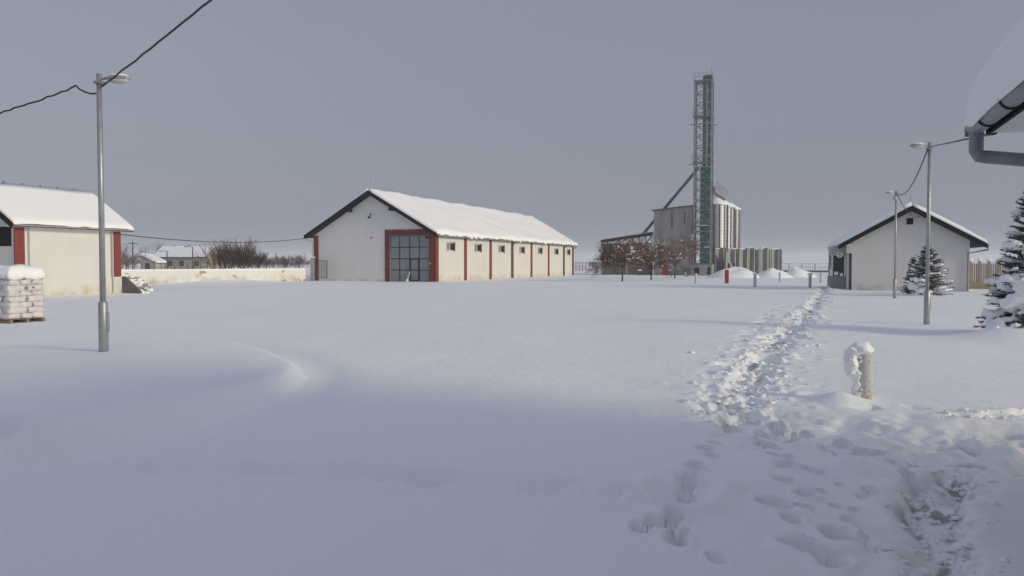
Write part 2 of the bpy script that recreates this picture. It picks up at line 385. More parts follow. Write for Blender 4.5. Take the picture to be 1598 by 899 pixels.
    for i, (px, py, s) in enumerate(HOLES):
        g = gp(px, py); a = .15 + .45*math.sin(i*2.3); ca, sa = math.cos(a), math.sin(a)
        k = (np.abs(X-g.x) < .8) & (np.abs(Y-g.y) < .8)
        dx, dy = X[k]-g.x, Y[k]-g.y
        wob = 1 + .2*vnoise(dx/.26+i*9, dy/.26, 71)
        e = np.hypot((dx*ca+dy*sa)/(.072*(.6+.42*s)), (-dx*sa+dy*ca)/(.13*(.6+.42*s)))*wob
        pit[k] = np.minimum(pit[k], -.21*min(s, 1.2)**.6*(1-sstep(.58, 1.1, e)))
        rim[k] = np.maximum(rim[k], .022*s*np.exp(-((e-1.4)/.3)**2)*(1+.7*vnoise(dx/.14+i, dy/.14, 73)))
        dirt_dark[k] = np.maximum(dirt_dark[k], .4*min(s,1.2)*(1-sstep(.2, .75, e)))  # footprint bottoms also take the darker colour
    h += pit + rim*(1+pit/.1).clip(0, 1)
    # animal tracks crossing the right-hand snow
    for P, sd_ in ((G2([(1230,520),(1300,512),(1380,496),(1470,487)]), 3), (G2([(1240,480),(1330,484),(1420,478)]), 5), (G2([(1330,640),(1420,638),(1500,650)]), 7)):
        d, t = poly_dist(X, Y, P); h += -.06*np.exp(-(d/.1)**2)*sstep(.1, .6, np.sin(t*9)+.4*vnoise(X/.2, Y/.2, sd_))
    # drifts: bollard foot, low wall, spruces
    for (x, y, r, a) in [(*gp(1308,630)[:2], .3, .15), (*gp(1330,622)[:2], .3, .06), (*gp(335,441)[:2], 4.2, .6), (*gp(300,443)[:2], 5, .12),
                         (*gp(1586,528)[:2], 1.1, .32), (*gp(1445,462)[:2], 1.3, .2), (*gp(1290,452)[:2], 1.2, .25)]:
        h += a*np.exp(-((X-x)**2+((Y-y)*(.8 if r > 4 else 1))**2)/(r*r))
    return h, dirt_dark
def axis(segs):
    out = []
    for a, b, s in segs: out += list(np.arange(a, b-1e-6, s))
    return out
def grow(a, step, lim, f=1.16):
    out = []; x = a; s = step
    while x < lim: x += s; s *= f; out.append(x)
    return out
xs = np.array([-v for v in reversed(grow(14, .15, 3000))] + axis([(-14,-4,.11),(-4,.4,.05),(.4,5.2,.024),(5.2,11,.055),(11,24,.1)]) + [24] + grow(24, .12, 3000))
ys = np.array([-v for v in reversed(grow(-4, .2, 3000))] + axis([(4,10.5,.03),(10.5,18,.045),(18,34,.09),(34,58,.2)]) + [58] + grow(58, .25, 3000))
XX, YY = np.meshgrid(xs, ys); hh, dd = ground_h(XX, YY)
me = bpy.data.meshes.new('ground'); nx, ny = len(xs), len(ys)
me.vertices.add(nx*ny); me.vertices.foreach_set('co', np.stack([XX, YY, hh], -1).astype(np.float32).ravel())
I = (np.arange(ny-1)[:, None]*nx + np.arange(nx-1)[None, :]).ravel()
q = np.stack([I, I+1, I+1+nx, I+nx], -1).astype(np.int32)
me.loops.add(q.size); me.loops.foreach_set('vertex_index', q.ravel())
me.polygons.add(len(q)); me.polygons.foreach_set('loop_start', np.arange(0, q.size, 4, dtype=np.int32))
me.polygons.foreach_set('use_smooth', np.ones(len(q), bool)); me.update()
at_ = me.attributes.new('dirt_dark', 'FLOAT', 'POINT'); at_.data.foreach_set('value', dd.astype(np.float32).ravel())
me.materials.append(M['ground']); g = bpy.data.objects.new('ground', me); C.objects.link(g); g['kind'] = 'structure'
def gz(x, y):
    return float(ground_h(np.array([[x]], float), np.array([[y]], float))[0][0, 0])

# loose clods thrown up along the path
rnd = random.Random(5); mb = MB()
pl = [Vector((*p, 0)) for p in PATH]
pts = []
for i in range(750):
    k = rnd.random()**.8*(len(pl)-1.001); a = pl[int(k)].lerp(pl[int(k)+1], k-int(k))
    off = rnd.gauss(0, .36 if a.y > 14 else .26); dd_ = (pl[int(k)+1]-pl[int(k)]).normalized()
    pts.append((a.x+off*dd_.y+rnd.gauss(0,.1), a.y-off*dd_.x, .012+.035*rnd.random()**3))
for P, n in ((TRENCH, 260), (SIDE, 70)):
    tl = [Vector((*p, 0)) for p in P]
    for i in range(n):
        k = rnd.random()*(len(tl)-1.001); a = tl[int(k)].lerp(tl[int(k)+1], k-int(k))
        pts.append((a.x+rnd.gauss(0,.16), a.y+rnd.gauss(0,.14), .008+.022*rnd.random()**2))
PX = np.array([p[0] for p in pts])[None]; PY = np.array([p[1] for p in pts])[None]; PH = ground_h(PX, PY)[0][0]
for i, (x, y, r) in enumerate(pts):
    mb.blob((x, y, PH[i]+r*.1), r*(1+.8*rnd.random()), r*(1+.8*rnd.random()), r*rnd.uniform(.6,.9), i, .6, 9, 6)
o = mb.build('snow_clods', 'snow', None, True, 'stuff'); o['label'] = 'loose lumps of snow kicked up along the trodden path'

# ------------------------------------------------------------------ snow lying on a roof slope
def edge_samples(L, step, near=True, far=True):
    e = [0, .02, .06, .13, .24]; a = list(np.arange(.45, L-.45, step))
    return ([*e] if near else [0]) + a + ([L-v for v in reversed(e)] if far else [L])
def roof_snow(name, parent, x_ridge, z_ridge, sgn, run, slope, y0, y1, T, seed, over=.06, wob=.06, step=.5, rag=.1, er=.24, sink=0.0, vary=.3):
    """slope falling from the ridge at x_ridge towards sgn*x; snow measured vertically"""
    mb = MB(); bs = edge_samples(run+over, step, near=False); as_ = edge_samples(y1-y0, step)
    nb, na = len(bs), len(as_); top = []; bot = []
    for i, a in enumerate(as_):
        for j, b in enumerate(bs):
            da = min(a, y1-y0-a); db = run+over-b
            d = min(da, db)
            prof = math.sqrt(max(0, 1-(1-min(d/er, 1))**2))
            n = mnoise.noise((a*.28, b*.5, seed)) + .5*mnoise.noise((a*.9, b*1.1, seed+5))
            t = .02 + T*prof*(1+vary*n)
            bb = b
            w = mnoise.noise((a*1.3, seed*3.3, 2.0)) + .8*mnoise.noise((a*3.7, seed, 7.0))
            if db < .3: bb = b + wob*w*(1-db/.3)
            drop = rag*max(0, w)*(1-min(db/.15, 1)) if db < .15 else 0
            if db < .22: drop += sink*(1-db/.22)
            x = x_ridge + sgn*bb; z = z_ridge - slope*bb
            top.append((x, y0+a, z+t-drop)); bot.append((x, y0+a, z+.006-drop))
    N = nb*na; mb.v = top+bot
    for i in range(na-1):
        for j in range(nb-1):
            k = i*nb+j; mb.f.append((k, k+1, k+1+nb, k+nb)); mb.f.append((N+k, N+k+nb, N+k+1+nb, N+k+1))
    ring = [j for j in range(nb)] + [i*nb+nb-1 for i in range(1, na)] + [(na-1)*nb+j for j in range(nb-2, -1, -1)] + [i*nb for i in range(na-2, 0, -1)]
    for a, b in zip(ring, ring[1:]+ring[:1]): mb.f.append((a, N+a, N+b, b))
    return mb.build(name, 'snow', parent, True)
def gable_roof(parent, xl, xr, z_eave, slope, y0, y1, th, snowT, seed, mroof='tile', snow=True, wob=.06, rag=.1, over=.06, er=.24, sink=0.0, ext=-.02, vary=.3):
    """two roof slabs (one part), each slope's snow a sub-part"""
    xm = (xl+xr)/2; run = (xr-xl)/2; zr = z_eave + slope*run
    mb = MB().prism([(xl, z_eave-th), (xm, zr-th), (xr, z_eave-th), (xr, z_eave), (xm, zr), (xl, z_eave)], 'y', y0, y1)
    r = mb.build('roof', mroof, parent)
    if snow:
        for s in (1, -1): roof_snow('roof_snow', r, xm, zr, s, run, slope, y0+.02, y1+ext, snowT, seed, over, wob, .5, rag, er, sink, vary)
    return r, xm, zr, run
def gutter(parent, x, y0, y1, z, r=.075, m='steel', hooks=None, face=1):
    mb = MB(); n = 9
    prof = [(x+r*math.cos(math.pi+math.pi*k/n), z+r*math.sin(math.pi+math.pi*k/n)) for k in range(n+1)]
    prof += [(x+(r-.012)*math.cos(-math.pi*k/n), z+(r-.012)*math.sin(-math.pi*k/n)) for k in range(n+1)]
    mb.prism(prof, 'y', y0, y1); g_ = mb.build('gutter', m, parent)
    if hooks:
        for y in np.arange(y0+.12, y1, hooks):
            h = MB().tube([(x+(r+.006)*math.cos(math.pi+math.pi*k/8), y, z+(r+.006)*math.sin(math.pi+math.pi*k/8)) for k in range(9)], .011, 6)
            h.build('bracket', 'blackcable', g_)
    return g_
def pipe(parent, pts, r, m='gutter', name='downpipe', n=10):
    return MB().tube(pts, r, n).build(name, m, parent)

# ------------------------------------------------------------------ the long barn
c0 = gp(680, 440)
B = thing('storage_barn', 'long white barn with red pilasters, glazed door and snowy roof', 'barn', c0, -TH)
BW, BL, BE = 14.7, 49.3, 4.95; SLB = .575
th = .3
# front gable, with the big door opening
mb = MB().panel([-BW, -5.3, -.75, 0], [-.3, 0.02, 4.72, BE], lambda i, j: not (i == 1 and j == 1), (0,0,0), (1,0,0), (0,0,1), (0,-1,0), th)
mb.prism([(-BW, BE), (0, BE), (-BW/2, BE+SLB*BW/2)], 'y', 0, th); mb.build('gable_wall', 'white', B)
mb = MB().panel([-BW, 0], [-.3, BE], lambda i, j: True, (0,BL-th,0), (1,0,0), (0,0,1), (0,-1,0), th)
mb.prism([(-BW, BE), (0, BE), (-BW/2, BE+SLB*BW/2)], 'y', BL-th, BL); mb.build('gable_wall', 'white', B)
PIL = [0, 7.25, 14.5, 21.8, 29.1, 36.6, 44.2, BL]
wins = []
for a, b in zip(PIL[:-1], PIL[1:]):
    c = a + (b-a)*.5; wins.append((c-1.05, c+1.05))
us = [th+.003]; 
for a, b in wins: us += [a, b]
us += [BL-th-.003]
WZ0, WZ1 = 3.2, 4.15
mb = MB().panel(us, [-.3, WZ0, WZ1, BE], lambda i, j: not (j == 1 and i % 2 == 1), (0,0,0), (0,1,0), (0,0,1), (1,0,0), th)
mb.build('side_wall', 'cream', B)
MB().panel([th+.003, BL-th-.003], [-.3, BE], lambda i, j: True, (-BW,0,0), (0,1,0), (0,0,1), (-1,0,0), th).build('side_wall', 'white', B)
for a, b in wins:
    w = MB(); fr = .11; x0, x1 = -.2, -.13
    w.box(x0, x1, a, b, WZ0, WZ0+fr); w.box(x0, x1, a, b, WZ1-fr, WZ1)
    for y in (a, (a+b)/2-fr/2, b-fr): w.box(x0, x1, y, y+fr, WZ0+fr, WZ1-fr)
    wo = w.build('window', 'wframe', B)
    MB().box(-.175, -.165, a+fr, (a+b)/2-fr/2, WZ0+fr, WZ1-fr).build('pane', 'poly', wo)
    MB().box(-.175, -.165, (a+b)/2+fr/2, b-fr, WZ0+fr, WZ1-fr).build('pane', 'darkglass', wo)
    MB().box(-.125, .012, b-.14, b+.002, WZ0, WZ1).build('reveal', 'red', wo)
    MB().box(-.12, .05, a-.04, b+.04, WZ0-.05, WZ0-.003).build('sill', 'wframe', wo)
for i, y in enumerate(PIL):
    y0 = y-.3 if 0 < i < 7 else (-.07 if i == 0 else y-.55); y1 = y0+.6
    MB().box(.003, .09, y0, y1, -.2, BE-.02).build('pilaster', 'red', B)
MB().box(-BW-.05, -BW+.55, -.07, -.003, -.2, BE-.05).build('pilaster', 'red', B)
# red door surround and door
ds = MB(); ds.box(-5.9, -5.302, -.06, -.003, -.1, 5.4); ds.box(-5.298, -.752, -.06, -.003, 4.74, 5.4); ds.box(-.748, -.003, -.06, -.003, -.1, 5.4)
ds.build('door_surround', 'redflake', B)
dr = MB(); fx = [-5.3, -4.2, -3.02, -1.88, -.75]; fz = [.03, 1.2, 2.38, 3.56, 4.72]
for x in fx: dr.box(x-.045, x+.045, .05, .12, .03, 4.71)
for z in fz: dr.box(-5.25, -.8, .055, .115, z-.04, z+.04)
door = dr.build('door', 'frame', B)
wk = MB(); wk.box(-2.96, -2.86, .02, .05, .1, 2.36); wk.box(-2.04, -1.94, .02, .05, .1, 2.36); wk.box(-2.86, -2.04, .02, .05, 2.28, 2.36); wk.box(-2.86,-2.04,.02,.05,.1,.18)
wk.build('wicket_frame', 'frame', door)
MB().box(-1.2, -.8, .0, .05, 4.45, 4.68).build('door_closer', 'frame', door)
for a, b in zip(fx[:-1], fx[1:]):
    for c, d in zip(fz[:-1], fz[1:]):
        MB().box(a+.046, b-.046, .08, .09, c+.041, d-.041).build('pane', 'poly', door)
r, xm, zr, run = gable_roof(B, -BW-.75, .55, BE-.02-.55*SLB+.25, SLB, -.75, BL+.6, .22, .36, 3.7, wob=.16, rag=.26, vary=.4)
for s in (-1, 1):
    xe = xm+s*(run+.02); ze = zr-SLB*run
    bb = MB(); bb.prism([(xm, zr+.05), (xe, ze+.05), (xe, ze-.36), (xm, zr-.38)], 'y', -.82, -.756); bb.build('bargeboard', 'black', B)
    px = xm + s*2.55; pz = zr-SLB*2.55-.24
    MB().box(px-.16, px+.16, -.74, -.003, pz-.42, pz-.09).build('purlin_end', 'black', B)
sf = MB()
for s in (-1, 1): sf.prism([(xm, zr-.225), (xm+s*run, zr-SLB*run-.225), (xm+s*run, zr-SLB*run-.25), (xm, zr-.25)], 'y', -.74, -.004)
sf.build('verge_board', 'black', B)
ze = zr-SLB*run
gutter(B, .62, -.7, BL+.5, ze-.1, .08, 'greypipe'); gutter(B, -BW-.83, -.7, BL+.5, ze-.1, .08, 'greypipe')
for y in (21.4, 43.85, BL-.4): pipe(B, [(.62, y, ze-.16), (.62, y, ze-.3), (.17, y, ze-.75), (.17, y, 0)], .06, 'dpipe')
pipe(B, [(-BW-.83, -.45, ze-.15), (-BW-.83, -.4, ze-.3), (-BW-.16, -.1, ze-.62), (-BW-.16, -.1, .02)], .06, 'greypipe')
MB().tube([(xm, -.3, zr), (xm, -.3, zr+1.7)], .015, 5).build('lightning_rod', 'lattice', B)
mb = MB().tube([(-7.6, -.003, 6.75), (-7.6, -.3, 6.8)], .03, 6); mb.blob((-7.6, -.33, 6.72), .18, .12, .12, 1, 0); mb.box(-7.68, -7.55, -.06, -.003, 6.95, 7.15)
mb.build('wall_lamp', 'frame', B)
mb = MB().box(-7.62, -7.35, -.05, -.003, 4.6, 4.66).box(-7.6, -7.54, -.05, -.003, 4.46, 4.6); mb.build('wall_bracket', 'frame', B)
lp = gp(639, 441)
mb = MB().bar((-2.0, -.55, .0), (-1.9, -.05, 1.05), .14, .05)
o = mb.build('leaning_board', 'wframe'); o.parent = None; o.location = c0; o.rotation_euler = (0, 0, -TH)
o.location = c0 + Vector((math.cos(TH), -math.sin(TH), 0))*(-1.05); tag(o, 'white board leaning against the glazed barn door', 'board')
o2 = MB().blob((-1.98, -.53, .12), .16, .14, .14, 3, .5, flat=.6).build('snow', 'snow', o, True)

# ------------------------------------------------------------------ left store building
P = gp(187, 457.5)
LL, LW, LE = 6.9, 5.7, 4.0
S = thing('store_house', 'small white store house with red corner pilasters beside the bag pallet', 'store house',
          P - Vector((math.sin(TH), math.cos(TH), 0))*LL, -TH)
mb = MB().panel([-LW, -2.3, -.25, 0], [-.3, 2.85, 3.95, LE], lambda i, j: not (i == 1 and j == 1), (0,0,0), (1,0,0), (0,0,1), (0,-1,0), th)
mb.prism([(-LW, LE), (0, LE), (-LW/2, LE+.66*LW/2)], 'y', 0, th); mb.build('gable_wall', 'guard', S)
w = MB().box(-2.3, -.25, .1, .14, 2.85, 3.95); wo = w.build('window', 'void', S)
fr = MB()
for k in range(9): fr.box(-2.29, -.26, .06, .098, 2.87+k*.122, 2.9+k*.122)
fr.build('louvre', 'black', wo)
MB().panel([th+.003, LL-.003], [-.3, LE], lambda i, j: True, (0,0,0), (0,1,0), (0,0,1), (1,0,0), th).build('side_wall', 'cream', S)
MB().panel([th+.003, LL-.003], [-.3, LE], lambda i, j: True, (-LW,0,0), (0,1,0), (0,0,1), (-1,0,0), th).build('side_wall', 'cream', S)
mb = MB().panel([-LW, 0], [-.3, LE], lambda i, j: True, (0,LL,0), (1,0,0), (0,0,1), (0,1,0), th)
mb.prism([(-LW, LE), (0, LE), (-LW/2, LE+.66*LW/2)], 'y', LL-th, LL); mb.build('gable_wall', 'cream', S)
MB().box(.003, .07, -.06, LL+.06, -.3, 1.05).build('plinth', 'cream', S)
for y0, y1 in ((-.06, .52), (LL-.42, LL+.06)): MB().box(.003, .085, y0, y1, 1.053, LE-.02).build('pilaster', 'red', S)
r, xm, zr, run = gable_roof(S, -LW-.6, .6, LE+.1, .66, -.55, LL+.6, .2, .2, 8.1, wob=.05, rag=.06)
xe = xm+run; ze = zr-.66*run
for s in (-1, 1):
    MB().prism([(xm, zr+.03), (xm+s*(run+.02), ze+.03), (xm+s*(run+.02), ze-.3), (xm, zr-.34)], 'y', -.62, -.556).build('bargeboard', 'black', S)
    MB().box(xm+s*1.6-.1, xm+s*1.6+.1, -.54, -.003, zr-1.6*.66-.46, zr-1.6*.66-.23).build('purlin_end', 'black', S)
MB().box(.01, xe-.01, -.5, LL+.55, LE-.1, LE-.04).build('soffit', 'soffit', S)
gutter(S, xe+.07, -.5, LL+.55, ze-.08, .07, 'greypipe', hooks=1.1)
pipe(S, [(.13, LL-.62, ze-.1), (.13, LL-.62, .05)], .04, 'greypipe'); pipe(S, [(.13, .75, ze-.2), (.13, .75, 1.5)], .03, 'greypipe')
for k in range(6): MB().box(xm-.025, xm+.025, .3+k*1.15, .34+k*1.15, zr+.1, zr+.3).build('snow_guard', 'frame', S)
# outside stair at the far end
T_ = thing('outside_stair', 'dark concrete stair with snowy rubble at the end of the store house', 'stair', P, -TH)
for k in range(5): MB().box(.003+k*.26, .263+k*.26-.003, .25, 1.5, -.2, 1.0-k*.2).build('step', 'conc', T_)
MB().prism([(.09, -.2), (.09, 1.06), (.3, 1.06), (1.6, .12), (1.6, -.2)], 'y', .08, .245).build('cheek_wall', 'concd', T_)
mb = MB(); rnd = random.Random(2)
for k in range(26):
    u = rnd.random()*1.35; mb.blob((.1+u+rnd.gauss(0,.04), .32+rnd.random()*1.1, 1.02-u*.74+rnd.gauss(0,.04)), rnd.uniform(.08,.22), rnd.uniform(.1,.25), rnd.uniform(.06,.14), k, .6, 10, 6)
mb.build('snow', 'snow', T_, True)

# ------------------------------------------------------------------ pallet of bags
bc = gp(15, 505)
K = thing('bag_pallet', 'pallet stacked with white plastic bags under a thick snow cap', 'bag pallet', bc, -TH)
rnd = random.Random(11)
PW, PD, hz = 1.05, 1.22, .178
for k in range(3): MB().box(-PW+.002, -.002, k*.55+.02, k*.55+.12, .0, .1).build('bearer', 'pallet', K)
for k in range(7): MB().box(-PW+k*.152, -PW+k*.152+.1, 0, PD, .102, .125).build('deck_board', 'pallet', K)
for l in range(8):
    z = .13 + l*hz
    if l % 2 == 0: cells = [(-.35, y, .34, .195) for y in (.205, .61, 1.015)] + [(-.86, y, .17, .195) for y in (.205, .61, 1.015)]
    else: cells = [(-.2, y, .19, .295) for y in (.31, .91)] + [(-.55, y, .15, .295) for y in (.31, .91)] + [(-.87, y, .15, .295) for y in (.31, .91)]
    for x, y, lx, ly in cells:
        mb = MB().blob((x+rnd.uniform(-.018,.018), y+rnd.uniform(-.015,.015), z+hz/2), lx*1.05, ly*1.06, hz*.57, rnd.random()*50, .22, 20, 10, sq=.36)
        bo = mb.build('bag', 'bag', K, True)
for l in range(1, 8, 2):
    for y in (.58,): MB().box(-.03, .004, y-.03, y+.07, .13+l*hz+.04, .13+l*hz+.13).build('bag_gap_shade', 'print', K)  # dark patches paint in the shade of gaps between bag ends
for l in range(2, 8, 3): MB().box(-.03, .004, .79, .87, .13+l*hz+.05, .13+l*hz+.13).build('bag_gap_shade', 'print', K)
mb = MB()
n = 20
for i in range(n+1):
    for j in range(n+1):
        u, v = i/n, j/n; dx = min(u, 1-u); dy = min(v, 1-v)
        e = min(dx, dy)*2; pr = 1-(1-min(e*1.8, 1))**2.2
        x = -PW-.05+(PW+.1)*u; y = -.05+(PD+.1)*v
        mb.v.append((x+.04*mnoise.noise((x*3, y*3, 5)), y+.04*mnoise.noise((x*3, y*3, 9)), 1.55+.28*pr+.09*mnoise.noise((x*2, y*2, 1))-(.12+.1*mnoise.noise((x*4, y*4, 4)))*(e < .01)))
for i in range(n):
    for j in range(n): k = i*(n+1)+j; mb.f.append((k, k+1, k+n+2, k+n+1))
sc_ = mb.build('snow_cap', 'snow', K, True); md = sc_.modifiers.new('thick', 'SOLIDIFY'); md.thickness = .06; md.offset = -1

# ------------------------------------------------------------------ low perimeter wall + gate
a = at(476, 440, 80.5); b = at(183, 445, 64.0); a.z = b.z = 0
d = (b-a); ang = math.atan2(d.y, d.x); L = d.length
Wl = thing('perimeter_wall', 'low white yard wall with flaking paint and a snowy top', 'wall', a, ang)
MB().box(0, L, -.12, .12, -.3, 1.24).build('masonry', 'lowwall', Wl)
mb = MB(); n = 70
mb.tube([(L*k/n, .02*math.sin(k*1.7), 1.27+.02*mnoise.noise((k*.4, 0, 0))) for k in range(n+1)], [.12+.03*mnoise.noise((k*.3, 3, 0)) for k in range(n+1)], 8)
mb.build('snow', 'snow', Wl, True)
gpz = a + Vector((.5, 1.2, 0))
Gt = thing('yard_gate', 'grey gate with square concrete post beside the long barn', 'gate', gpz, .1)
MB().box(-.2, .2, -.2, .2, -.2, 2.5).build('post', 'conc', Gt); MB().box(-.25, .25, -.25, .25, 2.503, 2.58).build('post_cap', 'snow', Gt)
fm = MB(); fm.bar((.3,0,.3),(.3,0,2.2),.06); fm.bar((1.5,0,.3),(1.5,0,2.2),.06); fm.bar((.3,0,.33),(1.5,0,.33),.05); fm.bar((.3,0,2.2),(1.5,0,2.2),.05); fm.build('gate_frame', 'frame', Gt)
for k in range(7): MB().bar((.43+k*.16,0,.34),(.43+k*.16,0,2.18),.045).build('gate_bar', 'frame', Gt)

# ------------------------------------------------------------------ gatehouse (guard house)
TG = math.radians(18)
R0 = gp(1512, 455.3)
GWd, GL, GE, SG = 7.2, 7.6, 3.42, .575
H = thing('gatehouse', 'small gabled gatehouse with a kiosk window and round number sign', 'gatehouse', R0, -TG)
mb = MB().panel([-GWd, -3.85, -3.4, 0], [-.3, GE-.3, GE], lambda i, j: True, (0,0,0), (1,0,0), (0,0,1), (0,-1,0), .3)
zt = GE + SG*GWd/2
mb.prism([(-GWd, GE), (0, GE), (-GWd/2, zt)], 'y', 0, .3); mb.build('gable_wall', 'guard', H)
mb = MB().panel([-GWd, 0], [-.3, GE], lambda i, j: True, (0,GL,0), (1,0,0), (0,0,1), (0,1,0), .3)
mb.prism([(-GWd, GE), (0, GE), (-GWd/2, zt)], 'y', GL-.3, GL); mb.build('gable_wall', 'guard', H)
for x, nx_ in ((0, 1), (-GWd, -1)): MB().panel([.303, GL-.303], [-.3, GE], lambda i, j: True, (x,0,0), (0,1,0), (0,0,1), (nx_,0,0), .3).build('side_wall', 'guard', H)
v = MB().box(-3.83, -3.42, -.03, -.002, 4.55, 4.97).build('vent', 'void', H)
for k in range(5): MB().box(-3.82, -3.43, -.05, -.032, 4.58+k*.08, 4.61+k*.08).build('louvre', 'black', v)
r, xm, zr, run = gable_roof(H, -GWd-.9, .9, GE+.28-.9*SG, SG, -.5, GL+.5, .2, .3, 5.2, mroof='black', wob=.04, rag=.03)
ze = zr-SG*run
for s in (-1, 1):
    MB().prism([(xm, zr+.02), (xm+s*(run+.02), ze+.02), (xm+s*(run+.02), ze-.3), (xm, zr-.34)], 'y', -.57, -.506).build('bargeboard', 'black', H)
sf = MB()
for s in (-1, 1): sf.prism([(xm, zr-.205), (xm+s*run, ze-.205), (xm+s*run, ze-.23), (xm, zr-.23)], 'y', -.5, -.004)
sf.build('verge_board', 'black', H)
gutter(H, xm+run+.08, -.55, GL+.4, ze-.05, .075, 'gutter'); gutter(H, xm-run-.08, -.55, GL+.4, ze-.05, .075, 'gutter')
pipe(H, [(xm+run+.08, -.4, ze-.1), (xm+run+.08, -.4, ze-.38), (-.1, -.1, ze-.62), (-.1, -.1, 0)], .06, 'gutter')
MB().tube([(xm, .1, zr), (xm, .1, zr+1.1)], .015, 5).build('lightning_rod', 'lattice', H)
# kiosk bay on the left side
bx0, bx1, by0 = -GWd-1.35, -GWd-.36, .5
ky = MB().box(bx0, bx1, by0, 3.2, -.2, .98).build('kiosk_base', 'gpanel', H)
kb = MB().box(bx0+.05, bx1, by0+.03, 3.15, 2.45, 3.05).build('kiosk_band', 'kiosk', H)
kp = MB(); kp.box(bx0+.06, bx0+.16, by0+.05, by0+.15, .983, 2.447); kp.box(bx1-.1, bx1-.003, by0+.05, by0+.15, .983, 2.447); kp.box(bx0+.06, bx0+.16, 3.0, 3.1, .983, 2.447)
kw = kp.build('kiosk_window', 'wframe', H)
MB().box(bx0+.163, bx1-.103, by0+.09, by0+.11, .983, 2.447).build('pane', 'darkglass', kw)
MB().box(bx0+.1, bx0+.12, by0+.16, 2.99, .983, 2.447).build('pane', 'darkglass', kw)
MB().box(bx0+.25, bx0+.5, by0+.075, by0+.085, 1.06, 1.3).build('paper_notice', 'sign', kw)
MB().box(bx0+.62, bx0+.82, by0+.075, by0+.085, .99, 1.2).build('paper_notice', 'sign', kw)
MB().tube([(bx1+.13, by0+.02, -.1), (bx1+.13, by0+.02, 2.55)], .1, 14).build('column', 'wframe', H)
MB().box(bx1+.003, -GWd-.003, by0+.13, 3.1, -.2, 3.1).build('kiosk_back', 'gpanel', H)
MB().box(bx1-.02, -GWd-.003, -.02, .48, 2.6, 3.3).build('corner_block', 'guard', H)
sx, sz = (bx0+bx1)/2+.08, 2.5
sg = MB(); sg.tube([(sx, by0-.03, sz), (sx, by0+.026, sz)], .21, 24); sgo = sg.build('number_sign', 'sign', H)
tx = bpy.data.curves.new('numeral', 'FONT'); tx.body = '5'; tx.size = .36; tx.extrude = .004; tx.align_x = 'CENTER'; tx.offset = .006
to = bpy.data.objects.new('numeral', tx); C.objects.link(to)
dg = bpy.context.evaluated_depsgraph_get(); dg.update(); tm = bpy.data.meshes.new_from_object(to.evaluated_get(dg)); bpy.data.objects.remove(to)
tm.materials.clear(); tm.materials.append(M['ink']); to = bpy.data.objects.new('numeral', tm); C.objects.link(to)
to.rotation_euler = (math.pi/2, 0, 0); to.location = (sx, by0-.037, sz-.125); to.parent = sgo

# ------------------------------------------------------------------ picket fence behind the gatehouse
f0 = at(1513, 452, 57.0); f0.z = 0
FE = thing('picket_fence', 'pinkish slatted fence on a tan plinth with snow capped posts', 'fence', f0, math.radians(-14))
nP, sp = 12, .62
MB().box(-.1, nP*sp, -.1, .1, -.3, .5).build('plinth', 'plinth', FE)
for k in range(nP):
    x = k*sp
    po = MB().box(x-.07, x+.07, -.08, .08, .503, 2.05).build('post', 'slat', FE)
    MB().blob((x, 0, 2.14), .2, .2, .13, k, .25, 10, 6, flat=.75).build('snow_cap', 'snow', po, True)
    for q in range(3):
        MB().box(x+.11+q*.145, x+.21+q*.145, -.02, .02, .503, 1.86+.02*math.sin(q)).build('slat', 'slat', FE)
    MB().tube([(x+.08, 0, 1.9), (x+.31, 0, 1.93), (x+.54, 0, 1.9)], .05, 7).build('snow', 'snow', FE, True)

# ------------------------------------------------------------------ office corner beside the photographer
OC = Vector((4.33, 7.13, 0)); ZE = 3.19
OB = thing('office_building', 'low office building with thick roof snow and grey gutter', 'building', OC, -TH)
OWd, OLn, SO = 10.6, 14.0, .53
for x, n_ in ((.6, -1), (OWd-.6, 1)): MB().panel([-OLn+.9, -1.003], [-.3, 3.35], lambda i, j: True, (x,0,0), (0,1,0), (0,0,1), (n_,0,0), .3).build('side_wall', 'office', OB)
for y in (-.7, -OLn+.9):
    mb = MB().box(.6, OWd-.6, y-.3, y, -.3, 3.35); mb.prism([(.6, 3.353), (OWd-.6, 3.353), (OWd/2, 3.35+SO*(OWd/2-.6))], 'y', y-.3, y); mb.build('gable_wall', 'office', OB)
r, xm, zr, run = gable_roof(OB, 0, OWd, ZE+.1, SO, -OLn, 0, .1, .42, 2.4, wob=.04, rag=.09, over=.15, er=.16, sink=.09, ext=.06)
MB().box(.03, .06, -OLn+.01, -.01, ZE-.11, ZE+.02).build('fascia', 'black', OB)
MB().box(.063, .6, -OLn+.01, -.01, ZE-.1, ZE-.07).build('soffit', 'soffit', OB)
for s in (-1, 1): MB().prism([(xm, zr-.1), (xm+s*run*.985, ZE-.0), (xm+s*run*.985, ZE-.12), (xm, zr-.25)], 'y', -.035, -.005).build('bargeboard', 'black', OB)
gutter(OB, -.06, -OLn, -.02, ZE-.04, .078, 'gutter', hooks=.78)
gutter(OB, OWd+.065, -OLn, -.02, ZE-.04, .085, 'gutter')
MB().box(-.14, .012, -.022, -.012, ZE-.12, ZE-.02).build('gutter_end', 'gutter', OB)
pipe(OB, [(-.06, -.1, ZE-.1), (-.06, -.1, ZE-.27), (-.035, -.1, ZE-.312), (.03, -.1, ZE-.325), (.49, -.18, ZE-.4), (.52, -.2, ZE-.47), (.52, -.2, .1)], .06, n=14)
MB().tube([(3.5, -4, zr-1.15), (3.5, -4, zr+2.7)], .03, 8).build('cable_mast', 'steel', OB)

